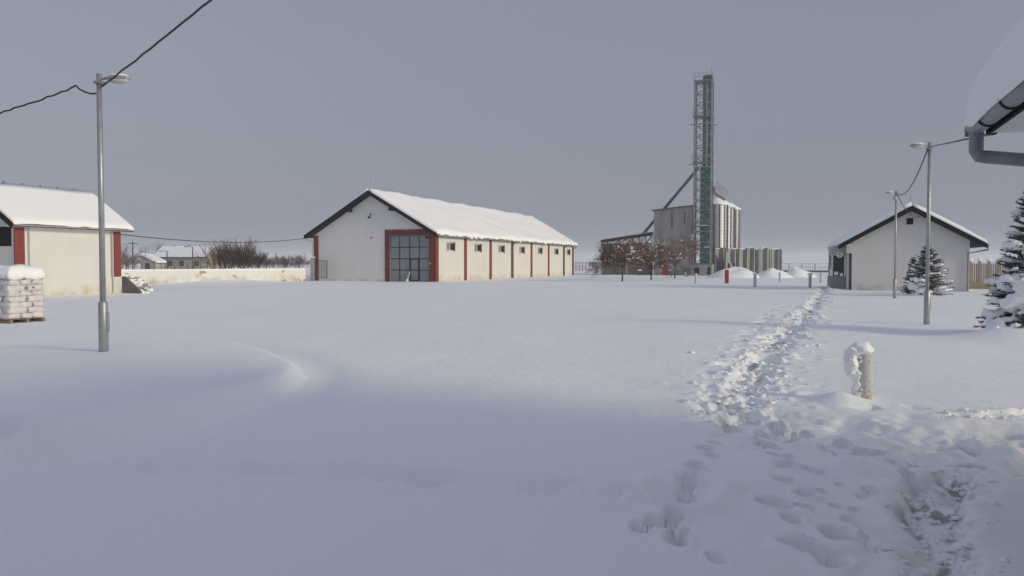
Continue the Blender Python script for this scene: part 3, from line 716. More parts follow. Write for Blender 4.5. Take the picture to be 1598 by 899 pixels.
# ------------------------------------------------------------------ lamp posts
def lamp_post(h, head):
    t = thing('lamp_post', '', 'lamp post')
    MB().lathe([(.088, -.3), (.088, 1.02), (.07, 1.05), (.056, 1.06)], n=16).build('base_sleeve', 'steel', t, True)
    hb = MB().box(.06, .1, -.045, .045, .45, .85).build('hatch', 'steel', t)
    MB().tube([(0, 0, 1.05), (0, 0, h)], [.056, .05], 14).build('pole', 'steel', t, True)
    MB().tube([(head*.04, 0, h-.1), (head*.2, 0, h-.08)], .028, 8).build('bracket', 'steel', t)
    mb = MB(); n = 12                                                     # head: shallow shell over a bowl
    mb.blob((head*.36, 0, h-.1), .26, .11, .065, 1, 0, 16, 8, flat=.35)
    hd = mb.build('lamp_head', 'steel', t, True)
    MB().blob((head*.38, 0, h-.125), .2, .09, .075, 1, 0, 14, 8, flat=1).build('lamp_cover', 'lens', hd, True)
    MB().blob((head*.36, 0, h-.04), .2, .09, .035, 3, .3, 12, 6, flat=.5).build('snow', 'snow', hd, True)
    MB().box(-.075, .075, -.075, .075, h-.2, h-.15).build('cable_clamp', 'lattice', t)
    return t
LP = []
for (px, py, h, hd, lab) in [(162, 550, 5.48, 1, 'lamp post with its head towards the yard, near the bag pallet'),
                             (1446, 507, 5.6, -1, 'lamp post right beside the fuller small spruce, cabled to the office eave'),
                             (1396, 465, 5.85, -1, 'lamp post with a floodlight in front of the gatehouse wall')]:
    p = gp(px, py, .15 if px < 300 else 0); p.z = 0 if px > 300 else .1; t = lamp_post(h, hd); t.location = p; t['label'] = lab; t['group'] = 'lamp posts around the yard'; LP.append((p, h, t))
mb = MB().blob((-.12, -.1, 5.45), .1, .1, .12, 4, .1, 12, 8); mb.bar((0, 0, 5.45), (-.1, -.1, 5.45), .04)
mb.build('floodlight', 'steel', LP[2][2], True)

def cable(pts3, r, sag, label, n=30, wig=.0, group='overhead cables'):
    mb = MB(); P = [Vector(p) for p in pts3]; out = []
    for a, b in zip(P[:-1], P[1:]):
        for k in range(n):
            t = k/n; p = a.lerp(b, t); p.z -= sag*4*t*(1-t) ; p.z += wig*mnoise.noise((k*.9, 3, a.x)); p.x += wig*.5*mnoise.noise((k*.8, 8, a.x)); out.append(p)
    out.append(P[-1]); mb.tube(out, r, 6)
    return tag(mb.build('overhead_cable', 'blackcable', None, True), label, 'cable', group)
def lpt(i, dz, dx=0): p, h, t = LP[i]; return Vector((p.x+dx, p.y, h-dz))
def office(x, y, z):
    return OC + Vector((math.cos(TH)*x+math.sin(TH)*y, -math.sin(TH)*x+math.cos(TH)*y, z))
cable([lpt(0, .14, .06), office(3.5, -4, zr+2.6)], .018, .2, 'black cable rising from the pallet side lamp post over the yard', 60, .03)
e = at(-60, 192, 15.0)
cable([lpt(0, .28, -.06), lpt(0, .14, -.45)-Vector((0,0,.0)), e], .016, .05, 'black cable running to the store house side of the lamp post', 24, .025)
cable([lpt(1, .12, .06), office(.1, -.05, ZE-.105)], .014, .0, 'black cable between the office eave and its lamp post', 30, .01)
cable([lpt(1, .2, -.06), lpt(2, .12, .06)], .022, .55, 'black cable slung between the two lamp posts near the gatehouse', 40, .02)
gt = R0 + Vector((math.cos(TG)*-3.1, -math.sin(TG)*-3.1, 0)) - Vector((math.sin(TG), math.cos(TG), 0))*.55; gt.z = 5.05
cable([lpt(2, .2, .06), gt], .022, .45, 'black cable drooping from lamp post to gatehouse gable', 30, .02)
s_end = P + Vector((.0, 0, 0)); s_end.z = 3.75
b_end = c0 + Vector((-math.cos(TH)*(BW+.1), math.sin(TH)*(BW+.1), 0)); b_end.z = 4.75
cable([s_end, b_end], .03, .55, 'thin black cable spanning from the store house to the long barn', 40)

# ------------------------------------------------------------------ bollards and the red pillar
def bollard_mesh():
    mb = MB().lathe([(.116, -.2), (.116, .74), (.112, .757), (.075, .762), (.073, .735)], n=24)
    return mb.build('post', 'bollard', None, True)
def bollard(loc, lab, h=1.0):
    t = thing('bollard', lab, 'bollard', loc, 0, 'white bollards in the snow')
    p = bollard_mesh(); p.parent = t; p.scale.z = h
    return t
b0 = bollard((*gp(1347, 627)[:2], .0), 'chipped white bollard with wet snow stuck to one side'); b0.scale.z = .9
mb = MB()
mb.blob((-.045, .0, .79), .16, .15, .12, 3, .3, 18, 10, flat=.5)
rnd = random.Random(4)
for k in range(9):
    z = .44+.33*k/8; mb.blob((-.14-.045*math.sin((z-.4)*7)+rnd.gauss(0,.008), rnd.gauss(0,.02), z), .085, .1, .075, k, .35, 12, 8)
for k in range(9):
    z = .02+.42*k/8; mb.blob((-.105, rnd.gauss(0,.015), z), .04, .09, .06, k+50, .4, 10, 7)
for k in range(26): a = rnd.uniform(2.8, 4.1); z = rnd.uniform(.08, .72); mb.blob((math.cos(a)*.116, math.sin(a)*.116, z), .018, .018, .024, k, .5, 7, 5)
so_b = mb.build('snow', 'snow', b0, True)
rm = so_b.modifiers.new('fuse', 'REMESH'); rm.mode = 'VOXEL'; rm.voxel_size = .009; rm.use_smooth_shade = True
sm_ = so_b.modifiers.new('soften', 'SMOOTH'); sm_.iterations = 5
mb = MB()
for k in range(30): a = rnd.uniform(-2.0, .6); z = rnd.uniform(.05, .72); mb.blob((math.cos(a)*.117, math.sin(a)*.117, z), .005, .005, .006, k, .5, 6, 4)
mb.build('mud_specks', 'ink', b0, False, 'stuff')
for (px, py, lab, sn) in [(1086, 443, 'slim grey bollard standing beside the red pillar', 0), (1178, 448, 'white bollard with a snow cap in front of the largest snow heap', 1),
                      (1217, 440, 'bollard standing at the foot of the middle snow heap', 0), (1264, 449, 'white bollard with a snow cap nearest the trodden path', 1), (1281, 441, 'grey bollard nearest the kiosk window', 0)]:
    t = bollard(gp(px, py), lab, 1.28)
    if sn: MB().blob((0, 0, 1.03), .2, .2, .14, px, .3, 12, 7, flat=.6).build('snow', 'snow', t, True)
rp = gp(1134, 442.5)
RP = thing('red_pillar', 'red metal pillar box standing in snow before the silos', 'pillar', rp, -TH)
MB().box(-.17, .17, -.17, .17, -.2, 1.28).build('body', 'rpill', RP); MB().box(-.2, .2, -.2, .2, 1.283, 1.34).build('cap', 'snow', RP)
MB().box(.173, .185, -.12, .12, .25, 1.15).build('door', 'rpill', RP)

# ------------------------------------------------------------------ snow heaps
for (px, py, wpx, hgt, sd, lab) in [(1155, 434, 80, 1.35, 1, 'largest rounded snow heap before the concrete bunker wall'), (1212, 434, 58, 1.15, 2, 'middle snow heap with a slumped side'),
                                   (1252, 433, 50, 1.25, 3, 'snow heap next to the kiosk side of the yard')]:
    p = gp(px, py); w = wpx/F*p.y/2*1.15; mb = MB(); n = 40; p.y += w*.6
    for i in range(n+1):
        for j in range(n+1):
            u, v_ = -1+2*i/n, -1+2*j/n; r2 = math.hypot(u, v_)
            q = max(0, 1-r2**1.7)*(1+.35*mnoise.noise((u*1.7, v_*1.7, sd*3.1))) + .16*mnoise.noise((u*3, v_*3, sd))*max(0, 1-r2)
            mb.v.append((u*w, v_*w*.8, hgt*q - .25*max(0, r2-.92)*2 + .02))
    for i in range(n):
        for j in range(n): k = i*(n+1)+j; mb.f.append((k, k+1, k+n+2, k+n+1))
    o = mb.build('snow_heap', 'snow', None, True); o.location = (p.x, p.y, 0); tag(o, lab, 'snow heap', 'ploughed snow heaps')

# ------------------------------------------------------------------ silo works
def loc_frame(px, py, Y): v_ = at(px, py, Y); v_.z = 0; return v_
# concrete drier house
o0 = loc_frame(1079, 430, 121)
CH = thing('concrete_house', 'tall weathered concrete block with a lean-to roof beside the tower', 'building', o0, -TH)
cw, cd = 5.95, 4.6
mb = MB().prism([(-cw, -.3), (0, -.3), (0, 10.85), (-cw, 10.3)], 'y', 0, cd); mb.build('wall', 'conc', CH)
MB().prism([(-cw-.35, 10.29), (.2, 10.873), (.2, 11.05), (-cw-.35, 10.46)], 'y', -.3, cd+.3).build('roof', 'concd', CH)
MB().box(-cw+1.35, -cw+2.2, -.06, -.003, 0, 1.75).build('door', 'rpill', CH)
for x in (-3.1, -1.1): MB().box(x-.13, x+.13, -.02, -.003, 8.4+.3*x, 10.0).build('stain', 'concd', CH)
MB().box(-.45, .06, -.03, -.003, -.2, 10.6).build('corner_strip', 'conc', CH)
# elevator tower
o1 = loc_frame(1108, 430, 119)
ET = thing('elevator_tower', 'tall steel lattice tower with green grain elevator pipes', 'tower', o1, -TH)
s, HT = 2.55, 30.1
MB().box(-s-.3, .3, -.25, s+.25, -.2, 1.75).build('base_house', 'conc', ET)
MB().box(-s+.2, -s+.95, -.29, -.253, .25, 1.25).build('window', 'void', ET); MB().box(-.35, .05, -.29, -.253, .2, 1.3).build('door', 'void', ET)
MB().box(-s-.4, .4, -.35, s+.35, 1.753, 1.85).build('base_slab', 'concd', ET)
cor = [(-s, 0), (0, 0), (0, s), (-s, s)]
for x, y in cor: MB().bar((x, y, 1.853), (x, y, HT), .17).build('leg', 'lattice', ET)
mb = MB(); nl = 17; dz = (HT-1.9)/nl
for k in range(nl+1):
    z = 1.9+k*dz
    for i in range(4):
        a_, b_ = cor[i], cor[(i+1) % 4]
        mb.bar((*a_, z), (*b_, z), .1)
        if k < nl:
            m_ = ((a_[0]+b_[0])/2, (a_[1]+b_[1])/2)
            mb.bar((*a_, z), (*b_, z+dz), .075); mb.bar((*b_, z), (*a_, z+dz), .075)
            mb.bar((*a_, z+dz/2), (*m_, z+dz), .05)
mb.build('bracing', 'lattice', ET)
for x in (-1.15, -.42): MB().box(x-.25, x+.25, 1.0, 1.5, 16.95, HT+.14).build('elevator_leg', 'green', ET)
for k in range(9):
    za, zb = 1.853+k*1.67, 1.853+(k+1)*1.67-.03
    MB().box(-1.7, -.93, .86, 1.7, za, zb).build('casing', 'green', ET); MB().box(-.87, -.12, .86, 1.7, za, zb).build('casing', 'green', ET)
mb = MB().prism([(-1.4, HT+.15), (.05, HT+.15), (.05, HT+.7), (-.2, HT+.98), (-1.15, HT+.98), (-1.4, HT+.7)], 'y', .8, 1.7); mb.build('elevator_head', 'green', ET)
for z, x0, x1 in ((HT, -s-.12, .12), (24.7, -s-.3, -.3), (17.6, -s-.35, .0), (7.7, -s-.5, -.2)):
    pf = MB().box(x0, x1, -.35, s+.1, z-.07, z).build('platform', 'lattice', ET)
    rl = MB()
    for zz in (.55, 1.05):
        rl.bar((x0, -.35, z+zz), (x1, -.35, z+zz), .04); rl.bar((x0, -.35, z+zz), (x0, s+.1, z+zz), .04); rl.bar((x1, -.35, z+zz), (x1, s+.1, z+zz), .04)
    for x in np.linspace(x0, x1, 4): rl.bar((x, -.35, z), (x, -.35, z+1.05), .04)
    rl.build('railing', 'lattice', pf)
MB().blob((-1.2, .2, 7.75), 1.1, .4, .12, 4, .3, 12, 6, flat=.2).build('snow', 'snow', ET, True)
for z, xa, xb in ((23.4, -s-.7, .2), (23.0, .05, .9), (17.2, -s-.8, -.4)): MB().bar((xa, -.1, z), (xb, -.1, z+.15), .14).build('cross_arm', 'lattice', ET)
MB().bar((-.05, .3, HT), (-.05, .3, HT+2.1), .05).build('mast', 'lattice', ET)
ld = MB()
for k in range(95): ld.bar((-.9, 2.0, 2+k*.295), (-.5, 2.0, 2+k*.295), .03)
ld.bar((-.9, 2, 1.86), (-.9, 2, HT), .04); ld.bar((-.5, 2, 1.86), (-.5, 2, HT), .04); ld.build('ladder', 'lattice', ET)
# chute
p1, p2 = at(1002, 367, 128), at(1090, 262, 120.4)
tag(MB().tube([p1, p2], .24, 10).build('grain_chute', 'green', None, True), 'dark green chute slanting from the tower down behind the concrete block', 'chute')
# conveyor bridge over the silos
q0 = at(1112, 293, 121); q1 = at(1130, 306, 131)
dq = q1-q0; CB = thing('conveyor_bridge', 'short conveyor gantry with railings above the silo tops', 'gantry', q0, 0)
MB().bar((0,0,-.3), dq-Vector((0,0,.3)), .8, .7).build('conveyor', 'lattice', CB)
rl = MB(); side = Vector((-dq.y, dq.x, 0)).normalized()*.6
for sg_ in (-1, 1):
    for zz in (.5, 1.0): rl.bar(side*sg_+Vector((0,0,zz)), dq+side*sg_+Vector((0,0,zz)), .05)
    for k in range(9): pz_ = dq*(k/8)+side*sg_; rl.bar(pz_, pz_+Vector((0,0,1.0)), .05)
rl.build('railing', 'lattice', CB)
# silos
SZ0, SZ1 = 4.35, 11.2
for i, (px, Y) in enumerate([(1117, 124.5), (1128.5, 130), (1137.5, 135.5)]):
    p = loc_frame(px, 400, Y)
    t = thing('grain_silo', ['corrugated steel silo right behind the elevator tower', 'corrugated steel silo in the middle of the row', 'corrugated steel silo at the end away from the tower'][i], 'silo', p, -TH+i*.4, 'grain silos on concrete base')
    rad = 1.78
    prof = []
    nk = 60
    for k in range(nk+1): prof.append((rad + (.025 if k % 2 else 0), SZ0 + (SZ1-SZ0)*k/nk))
    MB().lathe(prof, n=40).build('drum', 'silo', t)
    for k in range(14):
        a = 2*math.pi*k/14 + .2; MB().bar((math.cos(a)*(rad+.06), math.sin(a)*(rad+.06), SZ0), (math.cos(a)*(rad+.06), math.sin(a)*(rad+.06), SZ1-.05), .13, .1).build('stiffener', 'rib', t)
    rf = MB().lathe([(rad+.12, SZ1+.003), (rad+.12, SZ1+.06), (.4, SZ1+.95), (.4, SZ1+1.15), (.02, SZ1+1.2)], n=32).build('roof', 'silo', t)
    MB().lathe([(rad+.2, SZ1+.08), (rad+.16, SZ1+.26), (rad*.8, SZ1+.55), (rad*.45, SZ1+1.0), (.5, SZ1+1.25), (.05, SZ1+1.35)], n=24, wob=lambda a, z: 1+.06*mnoise.noise((math.cos(a)*2, math.sin(a)*2, i+z))).build('snow', 'snow', rf, True)
    MB().lathe([(rad+.2, SZ0-.35), (rad+.2, SZ0-.003)], n=32).build('base_ring', 'concd', t)
    for k in range(6):
        a = 2*math.pi*k/6+.3; MB().bar((math.cos(a)*1.5, math.sin(a)*1.5, -.2), (math.cos(a)*1.5, math.sin(a)*1.5, SZ0-.353), .4).build('pier', 'conc', t)
# concrete bunker wall of tall ribbed panels
w0, w1 = loc_frame(1116, 428, 121.3), loc_frame(1219, 425, 141)
dw = w1-w0; an = math.atan2(dw.y, dw.x); LW_ = dw.length
BK = thing('bunker_wall', 'long ribbed precast concrete bunker wall below the silos', 'wall', w0, an)
npn = 15
for k in range(npn):
    u0, u1 = LW_*k/npn, LW_*(k+1)/npn; zt_ = (4.2, 4.25, 4.15)[k % 3] + (.2 if k in (6, 10) else 0) + (.25*k/npn)
    dk = .5*math.sin(k*1.9)
    pn = MB().box(u0+.03, u1-.03, dk, dk+.25, -.3, zt_).build('panel', 'conc', BK)
    MB().box(u1-.42, u1-.06, dk-.7, dk-.003, -.3, zt_-.05).build('rib', 'conc', pn)
    MB().blob(((u0+u1)/2, dk+.1, zt_+.03), (u1-u0)*.5, .24, .1, k, .3, 10, 5, flat=.2).build('snow', 'snow', pn, True)
MB().prism([(.4, -.3), (.4, 3.9), (3.2, 1.1), (3.2, -.3)], 'y', -1.6, -1.3).build('buttress', 'conc', BK)
for x in (1.0, 2.8): MB().box(x, x+.8, -1.63, -1.603, .1, 1.9).build('opening', 'void', BK)
# open truss shed left of the block
o2 = loc_frame(1019, 428, 124)
SHD = thing('truss_shed', 'open sided shed with dark truss roof beside the concrete block', 'shed', o2, math.radians(-8))
SW, SDp = 8.4, 9
MB().prism([(-SW, 5.55), (0, 6.75), (0, 6.9), (-SW, 5.7)], 'y', -.4, SDp).build('roof', 'black', SHD)
tr = MB()
for y in (-.3, 4, 8):
    tr.bar((-SW, y, 5.5), (0, y, 6.7), .12); tr.bar((-SW, y, 5.0), (0, y, 5.1), .12)
    for k in range(8):
        xa = -SW+SW*k/8; xb = -SW+SW*(k+1)/8; za = 5.5+1.2*k/8; zb = 5.5+1.2*(k+1)/8
        tr.bar((xa, y, 5.02), (xb, y, zb), .07); tr.bar((xb, y, 5.06), (xb, y, zb), .07)
tr.build('truss', 'frame', SHD)
for x in (-SW+.15, -SW/2, -.15):
    for y in (-.3, 8): MB().bar((x, y, -.2), (x, y, 5.0), .25).build('post', 'conc', SHD)
for k in range(4): MB().box(-SW+.3+k*2.03, -SW+2.28+k*2.03, 8.2, 8.35, -.2, 4.95).build('back_panel', 'concd', SHD)
for k in range(4): MB().box(-SW+.3+k*2.03, -SW+2.28+k*2.03, .4, .55, -.2, 1.95).build('front_panel', 'concd', SHD)
mb = MB(); mb.prism([(-SW-.05, 5.72), (0, 6.91), (0, 7.05), (-SW-.05, 5.84)], 'y', 1.2, SDp-.1); mb.build('snow', 'snow', SHD)

# ------------------------------------------------------------------ far fences
def far_fence(pa, pb, h, sp, lab, plinth=False):
    d_ = pb-pa; L_ = d_.length; t = thing('yard_fence', lab, 'fence', pa, math.atan2(d_.y, d_.x))
    n_ = int(L_/sp)
    for k in range(n_+1): MB().box(k*sp-.07, k*sp+.07, -.07, .07, -.3, h).build('post', 'lattice', t)
    for z in (.45, h*.55, h-.15): MB().box(0, n_*sp, -.02, .02, z-.03, z+.03).build('rail', 'lattice', t)
    if plinth: MB().box(0, n_*sp, .03, .18, -.3, .32).build('plinth', 'concd', t)
    ms = MB()
    for k in range(n_*6): ms.box(k*sp/6-.012, k*sp/6+.012, -.012, .012, .3, h-.1)
    ms.build('bars', 'lattice', t)
far_fence(loc_frame(884, 422, 190), loc_frame(948, 422, 176), 2.2, 1.35, 'dark panel fence between the long barn and the truss shed')
far_fence(loc_frame(1212, 424, 172), loc_frame(1330, 424, 158), 1.95, 3.1, 'thin wire fence on a dark plinth beyond the snow heaps', True)

# ------------------------------------------------------------------ trees
def grow_branch(mb, p, d, L, r, lvl, rnd, tips, segs=4, spread=.6, kids=(4, 6), up=.12, minr=.006, ns=5):
    pts, rs = [p.copy()], [r]; q = p.copy(); dd_ = d.copy()
    for i in range(segs):
        dd_ = (dd_ + Vector((rnd.gauss(0,.13), rnd.gauss(0,.13), rnd.gauss(0,.1)+up*.4))).normalized()
        q = q + dd_*L/segs; pts.append(q.copy()); rs.append(max(r*(1-.75*(i+1)/segs), minr))
    mb.tube(pts, rs, ns if lvl > 1 else 3, caps=False)
    if lvl == 0: tips.append((q, dd_)); tips.append((pts[len(pts)//2], dd_)); return
    for k in range(rnd.randint(*kids)):
        t = rnd.uniform(.3, 1); i = min(int(t*segs), segs-1); s_ = pts[i].lerp(pts[i+1], t*segs-i)
        a = rnd.uniform(0, 6.283); e = dd_.orthogonal().normalized(); f = dd_.cross(e)
        nd = (dd_*(1-spread*.5) + (e*math.cos(a)+f*math.sin(a))*spread + Vector((0,0,up))).normalized()
        grow_branch(mb, s_, nd, L*rnd.uniform(.5,.75), max(rs[i]*.55, minr), lvl-1, rnd, tips, max(2, segs-1), spread, kids, up, minr, ns)
def leafy_tree(px, py, hpx, wpx, sd, lab, lean=0):
    p = gp(px, py); sc = p.y/F; Ht = hpx*sc; Rw = wpx*sc/2; rnd = random.Random(sd)
    t = thing('ornamental_tree', lab, 'tree', p, 0, 'small trees before the silo works')
    tk = MB(); tk.tube([(0,0,-.2), (.03,0,.5), (.05+lean*.2,.02,Ht*.34)], [.1,.085,.07], 9); tips = []
    for k in range(10):
        a = 6.283*k/10+rnd.uniform(-.3,.3); el = rnd.uniform(.15, 1.1)
        dd_ = Vector((math.cos(a)*math.cos(el)*(Rw/Ht*2.2)+lean*.3, math.sin(a)*math.cos(el), math.sin(el)*.9)).normalized()
        grow_branch(tk, Vector((.05+lean*.2,.02,Ht*rnd.uniform(.26,.36))), dd_, Ht*rnd.uniform(.36,.5), .05, 2, rnd, tips, 4, .55, (4,6), .05, .01)
    tk.build('trunk', 'bark', t)
    lf = MB(); sn = MB()
    for q, d_ in tips:
        for k in range(18):
            c = q + Vector((rnd.gauss(0,.15), rnd.gauss(0,.15), rnd.gauss(0,.12))); e = Vector((rnd.gauss(0,1), rnd.gauss(0,1), rnd.gauss(0,1))).normalized(); f = e.orthogonal().normalized()
            z = rnd.uniform(.04, .08); lf.quad(c-e*z, c+f*z*.55, c+e*z, c-f*z*.55)
        if rnd.random() < .16:
            z = rnd.uniform(.04, .1)*(1.6 if rnd.random() < .1 else 1)
            for k in range(3): sn.blob(q-d_*.12*k+Vector((rnd.gauss(0,.05),rnd.gauss(0,.05),.03)), z*rnd.uniform(.8,1.6), z*rnd.uniform(.8,1.3), z*.6, rnd.random()*90, .7, 7, 5, flat=.6)
    lf.build('crown', 'leaf', t, False, 'stuff'); sn.build('snow', 'snow', t, True, 'stuff')
leafy_tree(971, 439, 66, 84, 1, 'brown leaved tree with wide snowy crown before the truss shed', -.1)
leafy_tree(1016, 437, 60, 62, 2, 'brown leaved tree standing between the other two small trees', 0)
leafy_tree(1053, 434, 70, 72, 3, 'upright brown leaved tree before the concrete block', .05)

def bare_tree(name, px, py_top, Y, wpx, sd, lab, cat, stems=1, mat_='twig', lvl=3, grp=None, thick=1.0):
    p = loc_frame(px, 415, Y); Ht = at(px, py_top, Y).z; Rw = wpx*Y/F/2; rnd = random.Random(sd)
    t = thing(name, lab, cat, p, 0, grp); mb = MB(); tips = []
    tk = MB()
    for k in range(stems):
        a = rnd.uniform(0, 6.283); w_ = (rnd.random()**.5)*Rw*.6 if stems > 1 else 0
        b_ = Vector((math.cos(a)*w_, math.sin(a)*w_*.6, -.1))
        d_ = Vector((math.cos(a)*.3*(stems > 1)+rnd.gauss(0,.06), math.sin(a)*.3*(stems > 1), 1)).normalized()
        Hs = Ht*rnd.uniform(.5,.68) if stems > 1 else Ht*.62
        if stems == 1:
            tk.tube([b_, b_+d_*Ht*.3], [.02*Ht+.04, .016*Ht+.03], 7)
            for j in range(6):
                a = 6.283*j/6+rnd.random(); el = rnd.uniform(.5, 1.3)
                grow_branch(mb, b_+d_*Ht*rnd.uniform(.2,.32), Vector((math.cos(a)*math.cos(el), math.sin(a)*math.cos(el), math.sin(el))), Ht*.42, .011*Ht, lvl-1, rnd, tips, 4, .6, (5,7), .12, .012*thick)
        else:
            tk.tube([b_, b_+d_*.4], [.05,.045], 5)
            grow_branch(mb, b_+d_*.3, d_, Hs*.8, .045, lvl-1, rnd, tips, 4, .5, (6,8), .18, .011*thick)
    tk.build('trunk', mat_, t); mb.build('crown', mat_, t, False, 'stuff')
    return t
bare_tree('bare_tree', 197, 376, 150, 24, 4, 'bare tree beside the wooden utility pole behind the yard wall', 'tree', 1, 'bark')
bare_tree('bare_tree', 241, 374, 185, 20, 5, 'bare tree rising behind the ridge of the farmhouse', 'tree', 1, 'bark')
bare_tree('bare_tree', 404, 390, 140, 26, 7, 'thin bare tree between the thicket and the pale shrubs', 'tree', 1, 'bark')
for i, (px, pt, Y, w, st, lab) in enumerate([(343, 376, 104, 34, 16, 'brown bare thicket in front of the brick gable'), (368, 366, 100, 40, 20, 'tallest brown bare thicket behind the yard wall'), (390, 378, 106, 34, 14, 'brown bare thicket on the barn side of the tallest one')]):
    bare_tree('bare_shrub', px, pt, Y, w, 20+i, lab, 'shrub', st, 'twig', 3, 'thicket behind the wall', 1.3)
for i, (px, pt, Y, w, st, lab) in enumerate([(420, 396, 150, 30, 9, 'pale bare shrub closest to the thicket'), (443, 394, 160, 34, 12, 'pale bare shrub halfway to the gate post'), (463, 393, 170, 32, 11, 'pale bare shrub just behind the gate post')]):
    bare_tree('bare_shrub', px, pt, Y, w, 40+i, lab, 'shrub', st, 'twig', 3, 'shrubs towards the gate', 1.2)

# distant hedgerow that reads as one mass
mb = MB(); rnd = random.Random(77)
for k in range(90):
    px = rnd.uniform(150, 500); Y = rnd.uniform(330, 520); p = loc_frame(px, 412, Y); tips = []
    hgt = rnd.uniform(3, 8)*(1 if px < 360 else .8)
    for j in range(4):
        grow_branch(mb, p+Vector((rnd.gauss(0,1.5), rnd.gauss(0,1), 0)), Vector((rnd.gauss(0,.25), rnd.gauss(0,.25), 1)).normalized(), hgt*.6, .1, 2, rnd, tips, 3, .7, (4,6), .1, .05, 4)
o = mb.build('far_hedgerow', 'twig', None, False, 'stuff'); o['label'] = 'hazy line of bare trees and hedges far behind the yard wall'

# ------------------------------------------------------------------ farmhouse behind the wall
fo = loc_frame(321, 415, 168)
FH = thing('farmhouse', 'old farmhouse with snowy roof and brick gable behind the wall', 'house', fo, math.radians(-12))
fl, fw = 12.6, 6.2
for a_, b_ in ((-fl, 0),):
    MB().box(a_, b_-.003, 0, fw, -.3, 3.3).build('wall', 'farwall', FH)
MB().prism([(0, -.3), (fw, -.3), (fw, 3.3), (fw/2, 5.35), (0, 3.3)], 'x', 0, .25).build('brick_gable', 'brick', FH)
rf = MB().prism([(-.45, 3.1), (fw/2, 5.45), (fw+.45, 3.1), (fw+.45, 3.25), (fw/2, 5.6), (-.45, 3.25)], 'x', -fl-.3, .3).build('roof', 'tile', FH)
mb = MB().prism([(-.5, 3.28), (fw/2, 5.62), (fw+.5, 3.28), (fw+.45, 3.45), (fw/2, 5.82), (-.45, 3.45)], 'x', -fl-.28, -7.9); mb.prism([(-.5, 3.28), (fw/2, 5.62), (fw+.5, 3.28), (fw+.45, 3.38), (fw/2, 5.74), (-.45, 3.38)], 'x', -7.7, .26)
mb.build('roof_snow', 'snow', rf)
for x in (-11.0, -8.7, -5.9, -2.2):
    wo = MB().box(x-.5, x+.5, -.05, -.003, 1.3, 2.5).build('window', 'void', FH); MB().box(x-.03, x+.03, -.07, -.053, 1.3, 2.5).build('mullion', 'wframe', wo)
for x in (-9.7, -6.0, -3.3): MB().box(x-.2, x+.2, fw/2-.2, fw/2+.2, 5.3, 6.0).build('chimney', 'farwall', rf)
so_ = loc_frame(233, 415, 160)
SH = thing('lean_to_shed', 'small grey shed with snowy lean-to roof beside the farmhouse', 'shed', so_, math.radians(-12))
MB().prism([(-1.8, -.3), (1.2, -.3), (1.2, 2.3), (-1.8, 3.6)], 'y', 0, 3).build('wall', 'farwall', SH)
MB().prism([(-2.0, 3.7), (1.9, 2.05), (1.9, 2.35), (-2.0, 4.0)], 'y', -.3, 3.2).build('roof_snow', 'snow', SH)
MB().box(-.9, .1, -.04, -.003, 0, 1.9).build('door', 'void', SH)
def upole(px, top, Y, lab, arm):
    p = loc_frame(px, 418, Y); z = at(px, top, Y).z; t = thing('utility_pole' if arm else 'street_lamp', lab, 'pole', p)
    MB().tube([(0,0,-.2), (0,0,z)], [.15,.1], 8).build('pole', 'wood', t)
    if arm:
        MB().bar((-1.0,0,z-.35), (1.0,0,z-.35), .13).build('cross_arm', 'wood', t)
        for x in (-.9, 0, .9): MB().lathe([(.05, z-.29), (.06, z-.15), (.03, z-.05)], (x,0,0), 8).build('insulator', 'lens', t)
    else:
        MB().tube([(0,0,z-.1), (-.4,0,z+.05), (-1.0,0,z)], .06, 6).build('arm', 'lattice', t); MB().blob((-1.2,0,z), .35, .15, .1, 1, 0, 10, 6).build('lamp_head', 'lattice', t)
upole(207.5, 377, 150, 'dark wooden utility pole with cross arm behind the yard wall', True)
upole(261, 392, 140, 'short street lamp in front of the farmhouse valley', False)
upole(301, 385, 140, 'taller street lamp before the farmhouse roof', False)
# paddock fence before the farmhouse
t = thing('paddock_fence', 'old post fence in front of the farmhouse', 'fence', loc_frame(190, 417, 148), math.radians(2))
for k in range(15): MB().bar((k*1.25, 0, -.2), (k*1.25+.05*math.sin(k*3), 0, 2.2+.2*math.sin(k*1.7)), .1).build('post', 'wood', t)
for z in (1.2, 1.9): MB().bar((0,.06,z), (14*1.25,.06,z), .05).build('rail', 'wood', t)

